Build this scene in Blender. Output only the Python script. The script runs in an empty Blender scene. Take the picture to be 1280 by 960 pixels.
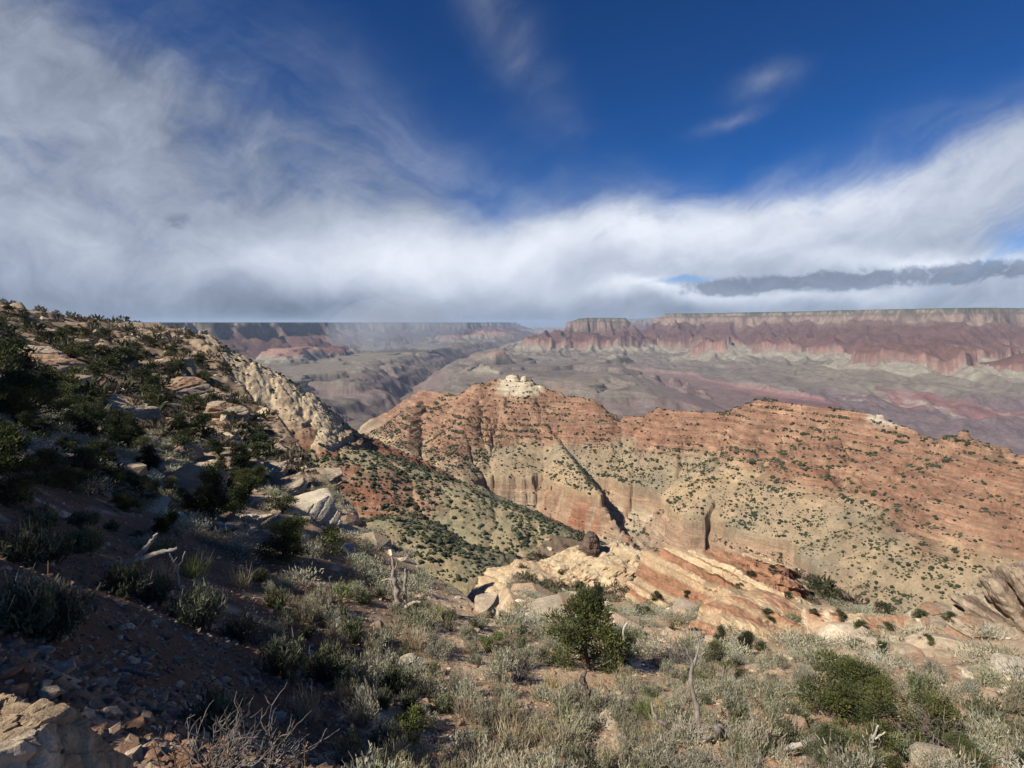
import bpy, math, random
import numpy as np
from mathutils import Vector, Matrix

R = math.radians
scene = bpy.context.scene
col = scene.collection
F4 = np.float32

# ------------------------------------------------------------------ camera
PITCH = math.atan(77.0 / 640.0)
cam = bpy.data.cameras.new("camera")
cam_ob = bpy.data.objects.new("camera", cam)
col.objects.link(cam_ob)
cam.sensor_width = 36.0
cam.lens = 18.0
cam.clip_start = 0.1
cam.clip_end = 200000.0
cam_ob.location = (0, 0, 0)
cam_ob.rotation_euler = (math.pi / 2 - PITCH, 0, 0)
scene.camera = cam_ob

# ------------------------------------------------------------------ exposure
vs = scene.view_settings
vs.view_transform = 'Standard'
vs.look = 'None'
vs.gamma = 1.0
vs.exposure = 0.46
vs.use_curve_mapping = False
cy = scene.cycles
cy.use_denoising = True
cy.max_bounces = 5
cy.diffuse_bounces = 2
cy.glossy_bounces = 1
cy.transmission_bounces = 2
cy.volume_bounces = 0
cy.transparent_max_bounces = 6
cy.sample_clamp_indirect = 4.0

# ------------------------------------------------------------------ sun
SUN_EL = R(44)
SUN_AZ = Vector((-0.82, -0.572, 0)).normalized()      # horizontal direction towards the sun
to_sun = Vector((SUN_AZ.x * math.cos(SUN_EL), SUN_AZ.y * math.cos(SUN_EL), math.sin(SUN_EL)))
sun = bpy.data.lights.new("sun", 'SUN')
sun.energy = 5.0
sun.angle = R(0.53)
sun.color = (1.0, 0.93, 0.83)
sun_ob = bpy.data.objects.new("sun", sun)
col.objects.link(sun_ob)
sun_ob.rotation_euler = to_sun.to_track_quat('Z', 'Y').to_euler()
sun_ob.location = (0, 0, 60)


# ------------------------------------------------------------------ node helper
class NT:
    def __init__(s, tree):
        s.t = tree
        s.n = tree.nodes
        s.l = tree.links

    def add(s, typ, **kw):
        nd = s.n.new(typ)
        for k, v in kw.items():
            setattr(nd, k, v)
        return nd

    def put(s, sock, v):
        if isinstance(v, bpy.types.NodeSocket):
            s.l.new(v, sock)
        elif v is not None:
            try:
                sock.default_value = v
            except Exception:
                sock.default_value = tuple(v) + (1.0,)

    def math(s, op, a, b=None, c=None, clamp=False):
        nd = s.add('ShaderNodeMath', operation=op, use_clamp=clamp)
        s.put(nd.inputs[0], a)
        if b is not None:
            s.put(nd.inputs[1], b)
        if c is not None:
            s.put(nd.inputs[2], c)
        return nd.outputs[0]

    def vmath(s, op, a, b=None, out=0):
        nd = s.add('ShaderNodeVectorMath', operation=op)
        s.put(nd.inputs[0], a)
        if b is not None:
            if op == 'SCALE':
                s.put(nd.inputs['Scale'], b)
            else:
                s.put(nd.inputs[1], b)
        return nd.outputs[out]

    def noise(s, vec, scale, detail=4, rough=0.55, dist=0.0, out='Fac'):
        nd = s.add('ShaderNodeTexNoise')
        if vec is not None:
            s.put(nd.inputs['Vector'], vec)
        nd.inputs['Scale'].default_value = scale
        nd.inputs['Detail'].default_value = detail
        nd.inputs['Roughness'].default_value = rough
        nd.inputs['Distortion'].default_value = dist
        return nd.outputs[out]

    def maprange(s, v, a, b, c, d, smooth=False):
        nd = s.add('ShaderNodeMapRange')
        nd.interpolation_type = 'SMOOTHSTEP' if smooth else 'LINEAR'
        nd.clamp = True
        for i, x in enumerate((v, a, b, c, d)):
            s.put(nd.inputs[i], x)
        return nd.outputs[0]

    def mapping(s, vec, loc=(0, 0, 0), rot=(0, 0, 0), scale=(1, 1, 1), typ='TEXTURE'):
        nd = s.add('ShaderNodeMapping', vector_type=typ)
        s.put(nd.inputs['Vector'], vec)
        nd.inputs['Location'].default_value = loc
        nd.inputs['Rotation'].default_value = rot
        nd.inputs['Scale'].default_value = scale
        return nd.outputs[0]

    def mix(s, fac, a, b, mode='MIX'):
        nd = s.add('ShaderNodeMix', data_type='RGBA', blend_type=mode)
        nd.clamp_factor = True
        s.put(nd.inputs['Factor'], fac)
        s.put(nd.inputs[6], a)
        s.put(nd.inputs[7], b)
        return nd.outputs[2]

    def rgb(s, c):
        nd = s.add('ShaderNodeRGB')
        nd.outputs[0].default_value = tuple(c) + (1.0,)
        return nd.outputs[0]


# ------------------------------------------------------------------ world: clear sky with streaming clouds
world = bpy.data.worlds.new("World")
scene.world = world
world.use_nodes = True
W = NT(world.node_tree)
W.n.clear()
sky = W.add('ShaderNodeTexSky', sky_type='NISHITA')
sky.sun_disc = False
sky.sun_elevation = SUN_EL
sky.sun_rotation = math.atan2(SUN_AZ.x, SUN_AZ.y)
sky.altitude = 2200
sky.air_density = 1.0
sky.dust_density = 0.3
sky.ozone_density = 2.2
tc = W.add('ShaderNodeTexCoord').outputs['Generated']
sep = W.add('ShaderNodeSeparateXYZ')
W.l.new(tc, sep.inputs[0])
dx, dy, dz = sep.outputs
# gnomonic sky coordinates on the northern half of the sky
ysafe = W.math('MAXIMUM', dy, 0.12)
gu = W.math('DIVIDE', dx, ysafe)
gv = W.math('DIVIDE', dz, ysafe)
comb = W.add('ShaderNodeCombineXYZ')
W.l.new(gu, comb.inputs[0])
W.l.new(gv, comb.inputs[1])
guv = comb.outputs[0]
# cloud layer coordinates: a plane overhead
zz = W.math('ADD', W.math('MAXIMUM', dz, 0.0), 0.10)
comb2 = W.add('ShaderNodeCombineXYZ')
W.l.new(W.math('DIVIDE', dx, zz), comb2.inputs[0])
W.l.new(W.math('DIVIDE', dy, zz), comb2.inputs[1])
pl = comb2.outputs[0]

def vsub(v, k):
    return W.vmath('SCALE', W.vmath('SUBTRACT', v, (0.5, 0.5, 0.5)), k)


wuv = W.vmath('ADD', guv, vsub(W.noise(guv, 1.7, 3, 0.5, out='Color'), 0.22))
wuv_f = W.vmath('ADD', wuv, vsub(W.noise(guv, 7.0, 5, 0.6, out='Color'), 0.065))

guv_f = W.vmath('ADD', guv, vsub(W.noise(guv, 16.0, 5, 0.6, out='Color'), 0.035))


def blob(u, v, ru, rv, ang, amp, src=None, power=1.6):
    """soft elliptical patch of cloud round a direction of the sky"""
    m = W.mapping(src or wuv, ((u - 640) / 640, (403 - v) / 640, 0), (0, 0, R(ang)), (ru / 640, rv / 640, 1))
    ln = W.vmath('LENGTH', m, out=1)
    e = W.math('POWER', 2.718, W.math('MULTIPLY', W.math('POWER', ln, power), -1.0))
    return W.math('MULTIPLY', e, amp)


def total(vals):
    acc = vals[0]
    for v in vals[1:]:
        acc = W.math('ADD', acc, v)
    return acc


def fibres(ang, long_, short, seed, det=7, rough=0.6, src=None, dist=0.35):
    m = W.mapping(src or wuv_f, (seed, seed * .7, 0), (0, 0, R(ang)), (long_, short, 1))
    return W.maprange(W.noise(m, 1.0, det, rough, dist), 0.30, 0.70, 0.0, 1.0)


f_left = fibres(-30, 0.80, 0.17, 1.0, 8, 0.57)           # long streamers of the left sky
f_right = fibres(27, 0.50, 0.11, 5.0)           # feathered streamers of the right band
f_curd = fibres(12, 0.15, 0.10, 9.0, 9, 0.62)   # curdled texture
f_soft = fibres(-10, 0.75, 0.40, 13.0, 4, 0.5, wuv)
east = W.maprange(gu, -0.30, 0.25, 0.0, 1.0, smooth=True)
streak = W.math('ADD', W.math('MULTIPLY', f_left, W.math('SUBTRACT', 1.0, east)), W.math('MULTIPLY', f_right, east))
tex = W.math('ADD', W.math('ADD', W.math('MULTIPLY', streak, 0.50), W.math('MULTIPLY', f_soft, 0.32)), W.math('MULTIPLY', f_curd, 0.18))
veil = total([
    blob(40, 300, 340, 190, 0, 1.05),
    blob(230, 170, 330, 95, -30, 0.50),
    blob(60, 90, 240, 150, -20, 0.34),
    blob(400, 330, 280, 80, -3, 0.95),
    blob(470, 225, 190, 46, -18, 0.36),
    blob(625, 60, 160, 42, -50, 0.42),
    blob(935, 118, 52, 22, 20, 0.40, src=guv_f),
    blob(900, 168, 44, 10, 15, 0.36, src=guv_f),
    blob(740, 318, 250, 50, 6, 1.05),
    blob(1040, 275, 330, 60, 11, 0.95),
    blob(1270, 215, 200, 80, 20, 0.50),
    blob(500, 395, 620, 30, 0, 0.95),
    blob(1180, 396, 620, 30, 0, 1.0),
    blob(1180, 340, 260, 34, 0, 0.95, src=guv),
    blob(290, 225, 70, 32, -30, -0.30),
    blob(600, 262, 70, 26, -12, -0.40),
    blob(838, 351, 70, 8, 4, -1.0, src=guv_f, power=2.2),
    blob(520, 290, 32, 26, 30, 0.75, src=guv_f, power=2.0),
])
cov = W.math('MULTIPLY', veil, W.maprange(tex, 0.12, 0.85, 0.36, 1.42))
cover = W.maprange(cov, 0.05, 1.0, 0.0, 0.97, smooth=True)
back = W.maprange(W.noise(pl, 0.7, 6, 0.6), 0.60, 0.82, 0.0, 0.25, smooth=True)
front = W.maprange(dy, 0.10, 0.35, 0.0, 1.0, smooth=True)
cover_all = W.math('ADD', W.math('MULTIPLY', cover, front), W.math('MULTIPLY', back, W.math('SUBTRACT', 1.0, front)))
# cloud brightness: sunlit tops, grey bases
bright = total([
    blob(480, 320, 230, 34, 3, 0.28, src=wuv_f),
    blob(760, 296, 280, 40, 8, 0.29, src=wuv_f),
    blob(1060, 250, 280, 46, 12, 0.16, src=wuv_f),
    blob(1200, 334, 190, 16, -4, 0.34, src=wuv_f),
    blob(980, 370, 240, 13, 0, 0.22, src=wuv_f),
    blob(790, 366, 100, 12, 0, 0.24, src=wuv_f),
    blob(130, 392, 340, 36, 0, -0.17),
    blob(430, 378, 240, 22, 0, -0.11),
    blob(690, 402, 190, 16, 0, -0.06),
    blob(200, 90, 400, 120, -24, -0.15),
    blob(640, 60, 160, 60, -50, -0.12),
    blob(930, 128, 90, 50, 30, -0.08),
])
shade = W.math('ADD', W.math('ADD', 0.40, bright), W.math('MULTIPLY', W.math('SUBTRACT', f_curd, 0.5), 0.16))
shade = W.math('ADD', shade, W.math('MULTIPLY', W.math('SUBTRACT', streak, 0.5), 0.10))
# low dark ragged cumulus in the north-east, and one small dark scrap in the west
curd2 = fibres(4, 0.07, 0.05, 21.0, 9, 0.62, wuv)
bar = total([blob(1070, 350, 210, 15, 3, 1.0, src=guv_f, power=2.2), blob(1240, 340, 70, 13, 4, 0.75, src=guv_f, power=2.2), blob(910, 357, 70, 9, 4, 0.6, src=guv_f, power=2.2), blob(232, 281, 27, 11, 8, 0.80, src=guv_f, power=2.0)])
barm = W.maprange(W.math('MULTIPLY', bar, W.maprange(curd2, 0.2, 0.8, 0.40, 1.5)), 0.25, 0.90, 0.0, 0.80, smooth=True)
shade = W.math('ADD', W.math('MULTIPLY', shade, W.math('SUBTRACT', 1.0, barm)), W.math('MULTIPLY', barm, W.maprange(curd2, 0.2, 0.9, 0.17, 0.26)))
cover_all = W.math('MAXIMUM', cover_all, barm)
tint = W.mix(W.maprange(shade, 0.12, 0.75, 0, 1), (0.72, 0.88, 1.22, 1), (0.95, 1.0, 1.10, 1))
cloud_col = W.vmath('SCALE', tint, W.math('MULTIPLY', shade, 0.86))
# the deep blue of a high desert sky, over the physical sky's own gradient
sky_g = W.add('ShaderNodeGamma')
W.l.new(W.vmath('SCALE', sky.outputs[0], 0.12), sky_g.inputs[0])
sky_g.inputs[1].default_value = 1.25
sky_c = W.mix(1.0, sky_g.outputs[0], (0.115, 0.355, 0.60, 1), 'MULTIPLY')
final = W.mix(cover_all, sky_c, cloud_col)
final = W.vmath('SCALE', final, W.maprange(dz, -0.06, -0.01, 0.06, 1.0, smooth=True))
bg = W.add('ShaderNodeBackground')
W.l.new(W.vmath('SCALE', final, 1 / 0.12), bg.inputs[0])
bg.inputs[1].default_value = 0.12
wo = W.add('ShaderNodeOutputWorld')
W.l.new(bg.outputs[0], wo.inputs[0])
world.cycles.sampling_method = 'MANUAL'
world.cycles.sample_map_resolution = 512


# ------------------------------------------------------------------ numpy noise
def _hash(ix, iy, iz, seed):
    h = (ix.astype(np.uint32) * np.uint32(374761393) + iy.astype(np.uint32) * np.uint32(668265263)
         + (np.uint32(0) if iz is None else iz.astype(np.uint32) * np.uint32(2147483647 - 58)) + np.uint32((seed * 974711) & 0xffffffff))
    h = (h ^ (h >> np.uint32(13))) * np.uint32(1274126177)
    h = (h ^ (h >> np.uint32(15))) * np.uint32(2246822519)
    return h ^ (h >> np.uint32(16))


def _unit(h):
    return (h & np.uint32(0xffff)).astype(F4) / F4(65535.0)


GX = np.cos(np.arange(256) * 2 * np.pi / 256).astype(F4)
GY = np.sin(np.arange(256) * 2 * np.pi / 256).astype(F4)


def pn(x, y, seed=0):
    """gradient noise, about -1..1"""
    xf, yf = np.floor(x), np.floor(y)
    ix, iy = xf.astype(np.int32), yf.astype(np.int32)
    fx, fy = (x - xf).astype(F4), (y - yf).astype(F4)
    u = fx * fx * fx * (fx * (fx * 6 - 15) + 10)
    v = fy * fy * fy * (fy * (fy * 6 - 15) + 10)

    def g(a, b, px, py):
        k = (_hash(a, b, None, seed) & np.uint32(255)).astype(np.int32)
        return GX[k] * px + GY[k] * py
    n00 = g(ix, iy, fx, fy)
    n10 = g(ix + 1, iy, fx - 1, fy)
    n01 = g(ix, iy + 1, fx, fy - 1)
    n11 = g(ix + 1, iy + 1, fx - 1, fy - 1)
    a = n00 + u * (n10 - n00)
    b = n01 + u * (n11 - n01)
    return (a + v * (b - a)) * F4(1.5)


def fbm(x, y, octv=4, seed=0, gain=0.5):
    s = np.zeros(np.shape(x), F4)
    a, t = 1.0, 0.0
    for i in range(octv):
        s += F4(a) * pn(x, y, seed + i * 17)
        t += a
        a *= gain
        x, y = x * 2.03 + 11.3, y * 2.03 - 7.7
    return s / F4(t)


def ridged(x, y, octv=3, seed=0):
    s = np.zeros(np.shape(x), F4)
    a, t = 1.0, 0.0
    for i in range(octv):
        s += F4(a) * (1 - np.abs(pn(x, y, seed + i * 13)) * F4(1.6))
        t += a
        a *= 0.5
        x, y = x * 2.1 + 5.2, y * 2.1 - 3.1
    return s / F4(t)


def cell(x, y, seed=0):
    """cellular: (distance to nearest point, second minus nearest, random id of nearest)"""
    ix, iy = np.floor(x).astype(np.int32), np.floor(y).astype(np.int32)
    d1 = np.full(np.shape(x), 9.0, F4)
    d2 = np.full(np.shape(x), 9.0, F4)
    idv = np.zeros(np.shape(x), F4)
    for a in (-1, 0, 1):
        for b in (-1, 0, 1):
            h = _hash(ix + a, iy + b, None, seed)
            px = ix + a + _unit(h)
            py = iy + b + _unit(h >> np.uint32(16))
            d = np.hypot(x - px, y - py).astype(F4)
            near = d < d1
            d2 = np.where(near, d1, np.minimum(d2, d))
            idv = np.where(near, _unit(h * np.uint32(2654435761)), idv)
            d1 = np.where(near, d, d1)
    return d1, d2 - d1, idv


def pn3(p, seed=0):
    pf = np.floor(p)
    i = pf.astype(np.int32)
    f = (p - pf).astype(F4)
    w = f * f * f * (f * (f * 6 - 15) + 10)
    out = 0
    for cx in (0, 1):
        for cyy in (0, 1):
            for cz in (0, 1):
                h = _hash(i[:, 0] + cx, i[:, 1] + cyy, i[:, 2] + cz, seed)
                gx = _unit(h) * 2 - 1
                gy = _unit(h >> np.uint32(8)) * 2 - 1
                gz = _unit(h >> np.uint32(15)) * 2 - 1
                wt = (w[:, 0] if cx else 1 - w[:, 0]) * (w[:, 1] if cyy else 1 - w[:, 1]) * (w[:, 2] if cz else 1 - w[:, 2])
                out = out + wt * (gx * (f[:, 0] - cx) + gy * (f[:, 1] - cyy) + gz * (f[:, 2] - cz))
    return out * F4(1.3)


def fbm3(p, octv=4, seed=0, gain=0.5):
    s, a, t = 0, 1.0, 0.0
    for k in range(octv):
        s = s + a * pn3(p, seed + 31 * k)
        t += a
        a *= gain
        p = p * 2.03 + 7.1
    return s / t


def sstep(a, b, x):
    t = np.clip((x - a) / (b - a), 0, 1)
    return t * t * (3 - 2 * t)


def lerp3(a, b, t):
    return a + (b - a) * t[..., None]


# ------------------------------------------------------------------ survey helper: bearing and dip of a sight line
CP, SP = math.cos(PITCH), math.sin(PITCH)


def sight(u, v):
    cx, cz = (u - 640) / 640, -(v - 480) / 640
    y = CP + SP * cz
    z = cz * CP - SP
    h = math.hypot(cx, y)
    return cx / h, y / h, z / h


def P(u, v, D):
    a, b, c = sight(u, v)
    return (a * D, b * D, c * D)


# ------------------------------------------------------------------ the terrain
def tps_fit(pts, lam):
    pts = np.array(pts, float)
    X = pts[:, :2]
    n = len(X)
    r = np.hypot(X[:, None, 0] - X[None, :, 0], X[:, None, 1] - X[None, :, 1])
    K = r                                                     # linear radial basis: tight, no overshoot
    A = np.zeros((n + 3, n + 3))
    A[:n, :n] = K - lam * np.diag(np.hypot(X[:, 0], X[:, 1]) + 3)
    A[:n, n] = 1
    A[:n, n + 1:] = X
    A[n, :n] = 1
    A[n + 1:, :n] = X.T
    b = np.zeros(n + 3)
    b[:n] = pts[:, 2]
    return X, np.linalg.solve(A, b)


NEAR = [(0, 0, -1.6), (1.0, 0.3, -1.75), (-1.0, 0.4, -1.65), (0, -1.5, -1.5), (-3, -2, -1.1), (3, -1.5, -1.9), (0, 1.2, -2.2), (1.6, 1.6, -2.6), (-1.2, 1.4, -2.2),
        (0, -6, -0.6), (-5, -4.5, -1.0), (-8, -2.5, 0.2), (-12, -1.5, 2.6), (-17, -1.5, 5.8), (-16, 3, 3.4), (-23, 4, 8.0), (-31, 10, 11.0), (-26, -6, 10.5), (-40, -5, 15), (-45, 22, 11), (-70, 40, 7), (7, -6, -1.5), (20, -10, -3.5), (45, -15, -8), (0, -40, 4), (-60, -40, 13), (50, -60, 0), (0, -340, 5), (-300, -200, 8), (250, -250, 0),  # hill out of view at left, raised to cast the slope's shade
        (-340, 60, 8), (-120, 30, 9), (30, 5, -9), (60, 5, -16),
        (-1.9, 1.3, -2.1), (-3.2, 2.2, -2.6)]
for u, v, D in [(0, 800, 5), (0, 720, 8), (0, 640, 14), (0, 560, 25), (0, 500, 45), (0, 450, 80), (0, 404, 150), (0, 382, 215),
                (60, 404, 250), (100, 850, 5.5), (100, 750, 8.5), (100, 680, 13), (100, 600, 24), (100, 530, 44), (100, 460, 92), (110, 418, 190), (110, 404, 290),
                (200, 960, 3.5), (200, 850, 6.5), (200, 750, 11), (200, 700, 15.5), (200, 640, 24), (200, 580, 37), (200, 520, 60), (200, 462, 110), (200, 424, 230), (180, 407, 380),
                (300, 900, 6.2), (300, 800, 10), (300, 720, 16.5), (300, 660, 25), (300, 600, 38), (290, 545, 70), (275, 500, 125),
                (400, 960, 5.5), (400, 850, 9), (400, 750, 15), (400, 700, 21), (400, 650, 31), (392, 605, 47),
                (520, 960, 6.5), (520, 850, 10.5), (520, 780, 15), (520, 735, 21),
                (640, 960, 6.8), (640, 880, 9.6), (640, 830, 12.8), (640, 800, 15.5),
                (735, 960, 7), (735, 840, 14), (735, 790, 22), (720, 770, 40), (710, 742, 55),
                (850, 960, 7), (850, 870, 12), (850, 800, 23), (850, 765, 36), (860, 735, 50),
                (1000, 960, 7), (1000, 870, 13), (1000, 810, 23), (1000, 770, 40), (985, 745, 52),
                (1150, 960, 7.5), (1150, 870, 13), (1150, 825, 20), (1140, 785, 33),
                (1280, 960, 7), (1280, 880, 12.5), (1280, 835, 18), (1280, 800, 25)]:
    NEAR.append(P(u, v, D))
NX, NW = tps_fit(NEAR, 0.02)

EDGE = [P(*q)[:2] for q in [(186, 405, 420), (235, 418, 330), (262, 455, 215), (300, 512, 145), (345, 548, 100), (378, 580, 70), (412, 615, 52), (445, 652, 42), (475, 680, 35), (520, 706, 29),
                            (560, 735, 25), (600, 770, 21), (624, 789, 18.5), (645, 790, 22), (632, 765, 40), (650, 722, 58), (690, 704, 68), (735, 706, 68), (790, 738, 58), (828, 748, 54),
                            (850, 712, 62), (885, 706, 66), (960, 722, 66), (1010, 742, 60), (1060, 760, 51), (1130, 772, 40), (1200, 776, 35), (1275, 770, 33)]]
EDGE += [(36, 18), (55, 8), (90, -10), (180, -160), (340, -300), (-420, -420), (-700, 50), (-560, 300), (-400, 330)]


def seg_dist(x, y, poly, closed=False):
    """(distance, nearest x, nearest y) to a polyline"""
    best = np.full(x.shape, 1e9, F4)
    bx, by = np.zeros_like(x), np.zeros_like(y)
    n = len(poly)
    for i in range(n if closed else n - 1):
        ax, ay = poly[i][:2]
        cx, cyy = poly[(i + 1) % n][:2]
        ex, ey = cx - ax, cyy - ay
        t = np.clip(((x - ax) * ex + (y - ay) * ey) / (ex * ex + ey * ey), 0, 1)
        qx, qy = ax + t * ex, ay + t * ey
        d = np.hypot(x - qx, y - qy).astype(F4)
        m = d < best
        best = np.where(m, d, best)
        bx = np.where(m, qx, bx)
        by = np.where(m, qy, by)
    return best, bx, by


def inside(x, y, poly):
    c = np.zeros(x.shape, bool)
    n = len(poly)
    for i in range(n):
        x1, y1 = poly[i][:2]
        x2, y2 = poly[(i + 1) % n][:2]
        if y1 == y2:
            continue
        m = ((y1 > y) != (y2 > y)) & (x < (x2 - x1) * (y - y1) / (y2 - y1) + x1)
        c ^= m
    return c


def ledges(z, h, k, lo=0.38, hi=0.62):
    q = z / h
    f = np.floor(q)
    t = q - f
    return z + k * h * (sstep(lo, hi, t) - t)


def near_h(x, y):
    D = np.hypot(x, y)
    d, qx, qy = seg_dist(x, y, EDGE, True)
    ins = inside(x, y, EDGE)
    tx, ty = np.where(ins, x, qx), np.where(ins, y, qy)
    z = np.full(x.shape, NW[-3], np.float64) + NW[-2] * tx + NW[-1] * ty
    for i in range(len(NX)):
        z = z + NW[i] * np.hypot(tx - NX[i, 0], ty - NX[i, 1])
    az = np.arctan2(x, y)
    amp = sstep(2.0, 12, D)
    left = sstep(-0.1, -0.5, az) * sstep(22, 45, D)
    # hillside: humps, rock steps and gullies growing with distance
    z = z + amp * (0.22 * fbm(x / 3.1, y / 3.1, 4, 3) + 0.5 * sstep(10, 40, D) * fbm(x / 11, y / 11, 3, 9))
    big = fbm(x / 34, y / 34, 4, 21)
    z = z + left * (2.4 * big + 1.2 * fbm(x / 12, y / 12, 3, 77)) * np.clip(D / 90, 0.2, 2.0)
    zl = ledges(z + 0.8 * fbm(x / 15, y / 15, 2, 5), 3.2, 1.0, 0.42, 0.58)
    rocky = left * sstep(-0.15, 0.25, fbm(x / 22, y / 22, 3, 55))
    z = z + (zl - z) * (0.75 * rocky)
    # blocky rubble texture
    c1, c2, cid = cell(x / 1.6 + 0.3 * pn(x, y, 4), y / 1.6, 8)
    z = z + (0.35 * rocky + 0.5 * sstep(0, 12, 12 - d) * sstep(25, 45, D)) * (cid - 0.4) * sstep(0.0, 0.15, c2)
    z = z + 0.05 * amp * fbm(x / 0.5, y / 0.5, 4, 91) + 0.012 * fbm(x / 0.11, y / 0.11, 2, 92)
    # over the brink: broken cliff, then talus
    do = np.where(ins, 0, d)
    rag = 1 + 0.20 * fbm(qx / 15, qy / 15, 2, 33)
    drop = np.interp(do * rag, [0, 1.0, 5, 7, 13, 20, 36, 64, 160, 400, 4000], [0, 1.5, 14, 17, 40, 60, 92, 128, 225, 480, 4000])
    z = z - drop + np.where(ins, 0, 1) * 2.0 * sstep(1, 8, do) * (fbm(x / 5, y / 5, 3, 35))
    return z.astype(F4), dict(d=d, ins=ins, rocky=rocky, left=left, D=D, c2=c2, cid=cid, big=big, do=do)


# spurs of the middle distance: crest lines as surveyed (bearing, dip, range), flank profiles, families
PK = [
    # left rim wall: pale block slope falling to a red ledgy nose
    ('rimwall', [(120, 404, 760), (186, 405, 960), (235, 409, 1150), (256, 411, 1180)], [(0, 0), (4, 2), (9, 30), (30, 110), (60, 180), (300, 480), (600, 760)]),
    ('cream', [(252, 418, 1000), (272, 434, 985), (310, 451, 970), (345, 469, 955), (380, 491, 940)], [(0, 0), (15, 5), (100, 76), (170, 165), (300, 320), (700, 680)]),
    ('rednose', [(380, 494, 945), (400, 512, 960), (412, 528, 975), (440, 542, 1010), (470, 553, 1060), (498, 563, 1130), (505, 566, 1220)], [(0, 0), (5, 4), (10, 14), (30, 24), (34, 34), (120, 82), (400, 250)]),
    ('fore', [(330, 545, 860), (400, 557, 850), (450, 564, 840), (500, 581, 825), (560, 603, 800), (620, 629, 770), (680, 655, 745), (715, 674, 730), (736, 690, 722)], [(0, 0), (14, 3), (60, 22), (110, 52), (240, 135), (600, 330)]),
    ('bottom', [(480, 655, 640), (560, 690, 610), (640, 712, 600), (700, 716, 620)], [(0, 0), (20, 2), (80, 20), (300, 130)]),
    ('main', [(505, 500, 2300), (525, 487, 2150), (560, 490, 2000), (585, 491, 1880), (600, 478, 1820), (625, 472, 1800), (640, 467, 1790), (655, 470, 1770), (690, 490, 1720), (740, 499, 1680), (752, 509, 1660), (768, 519, 1650), (800, 521, 1640), (825, 508, 1620),
              (845, 516, 1600), (900, 514, 1600), (940, 506, 1600), (960, 497, 1600), (985, 505, 1570), (1040, 512, 1520), (1100, 518, 1480), (1140, 540, 1420), (1160, 545, 1400),
              (1205, 540, 1350), (1240, 555, 1300), (1280, 568, 1250), (1350, 600, 1170), (1480, 640, 1120)], [(0, 0), (6, 2), (12, 13), (36, 24), (42, 36), (160, 132), (300, 226), (700, 480), (1500, 900)]),
    ('main', [(640, 467, 1790), (665, 505, 1690), (692, 545, 1560), (735, 602, 1345), (790, 645, 1240), (836, 668, 1200)], [(0, 0), (10, 4), (60, 46), (220, 148), (600, 400)]),
    ('main', [(600, 478, 1820), (583, 525, 1640), (570, 565, 1490), (585, 622, 1290)], [(0, 0), (30, 12), (220, 126), (600, 380)]),
    ('main', [(525, 490, 2150), (515, 520, 1850), (508, 552, 1640), (520, 590, 1420)], [(0, 0), (30, 12), (220, 126), (600, 380)]),
    ('main', [(960, 497, 1600), (932, 560, 1415), (885, 620, 1265), (862, 648, 1210)], [(0, 0), (30, 12), (220, 120), (600, 370)]),
    ('main', [(1040, 512, 1520), (1010, 575, 1340), (985, 630, 1230)], [(0, 0), (30, 12), (220, 120), (600, 370)]),
    ('main', [(1140, 540, 1420), (1105, 600, 1270), (1090, 650, 1180)], [(0, 0), (30, 12), (220, 120), (600, 370)]),
    ('main', [(1240, 555, 1300), (1225, 610, 1180), (1205, 670, 1080)], [(0, 0), (30, 12), (220, 120), (600, 370)]),
]
FAM = ['rimwall', 'cream', 'rednose', 'fore', 'bottom', 'main']
# the long cliff below the red spur
CLIFF_TOP, CLIFF_H = -440.0, 70.0


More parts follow.
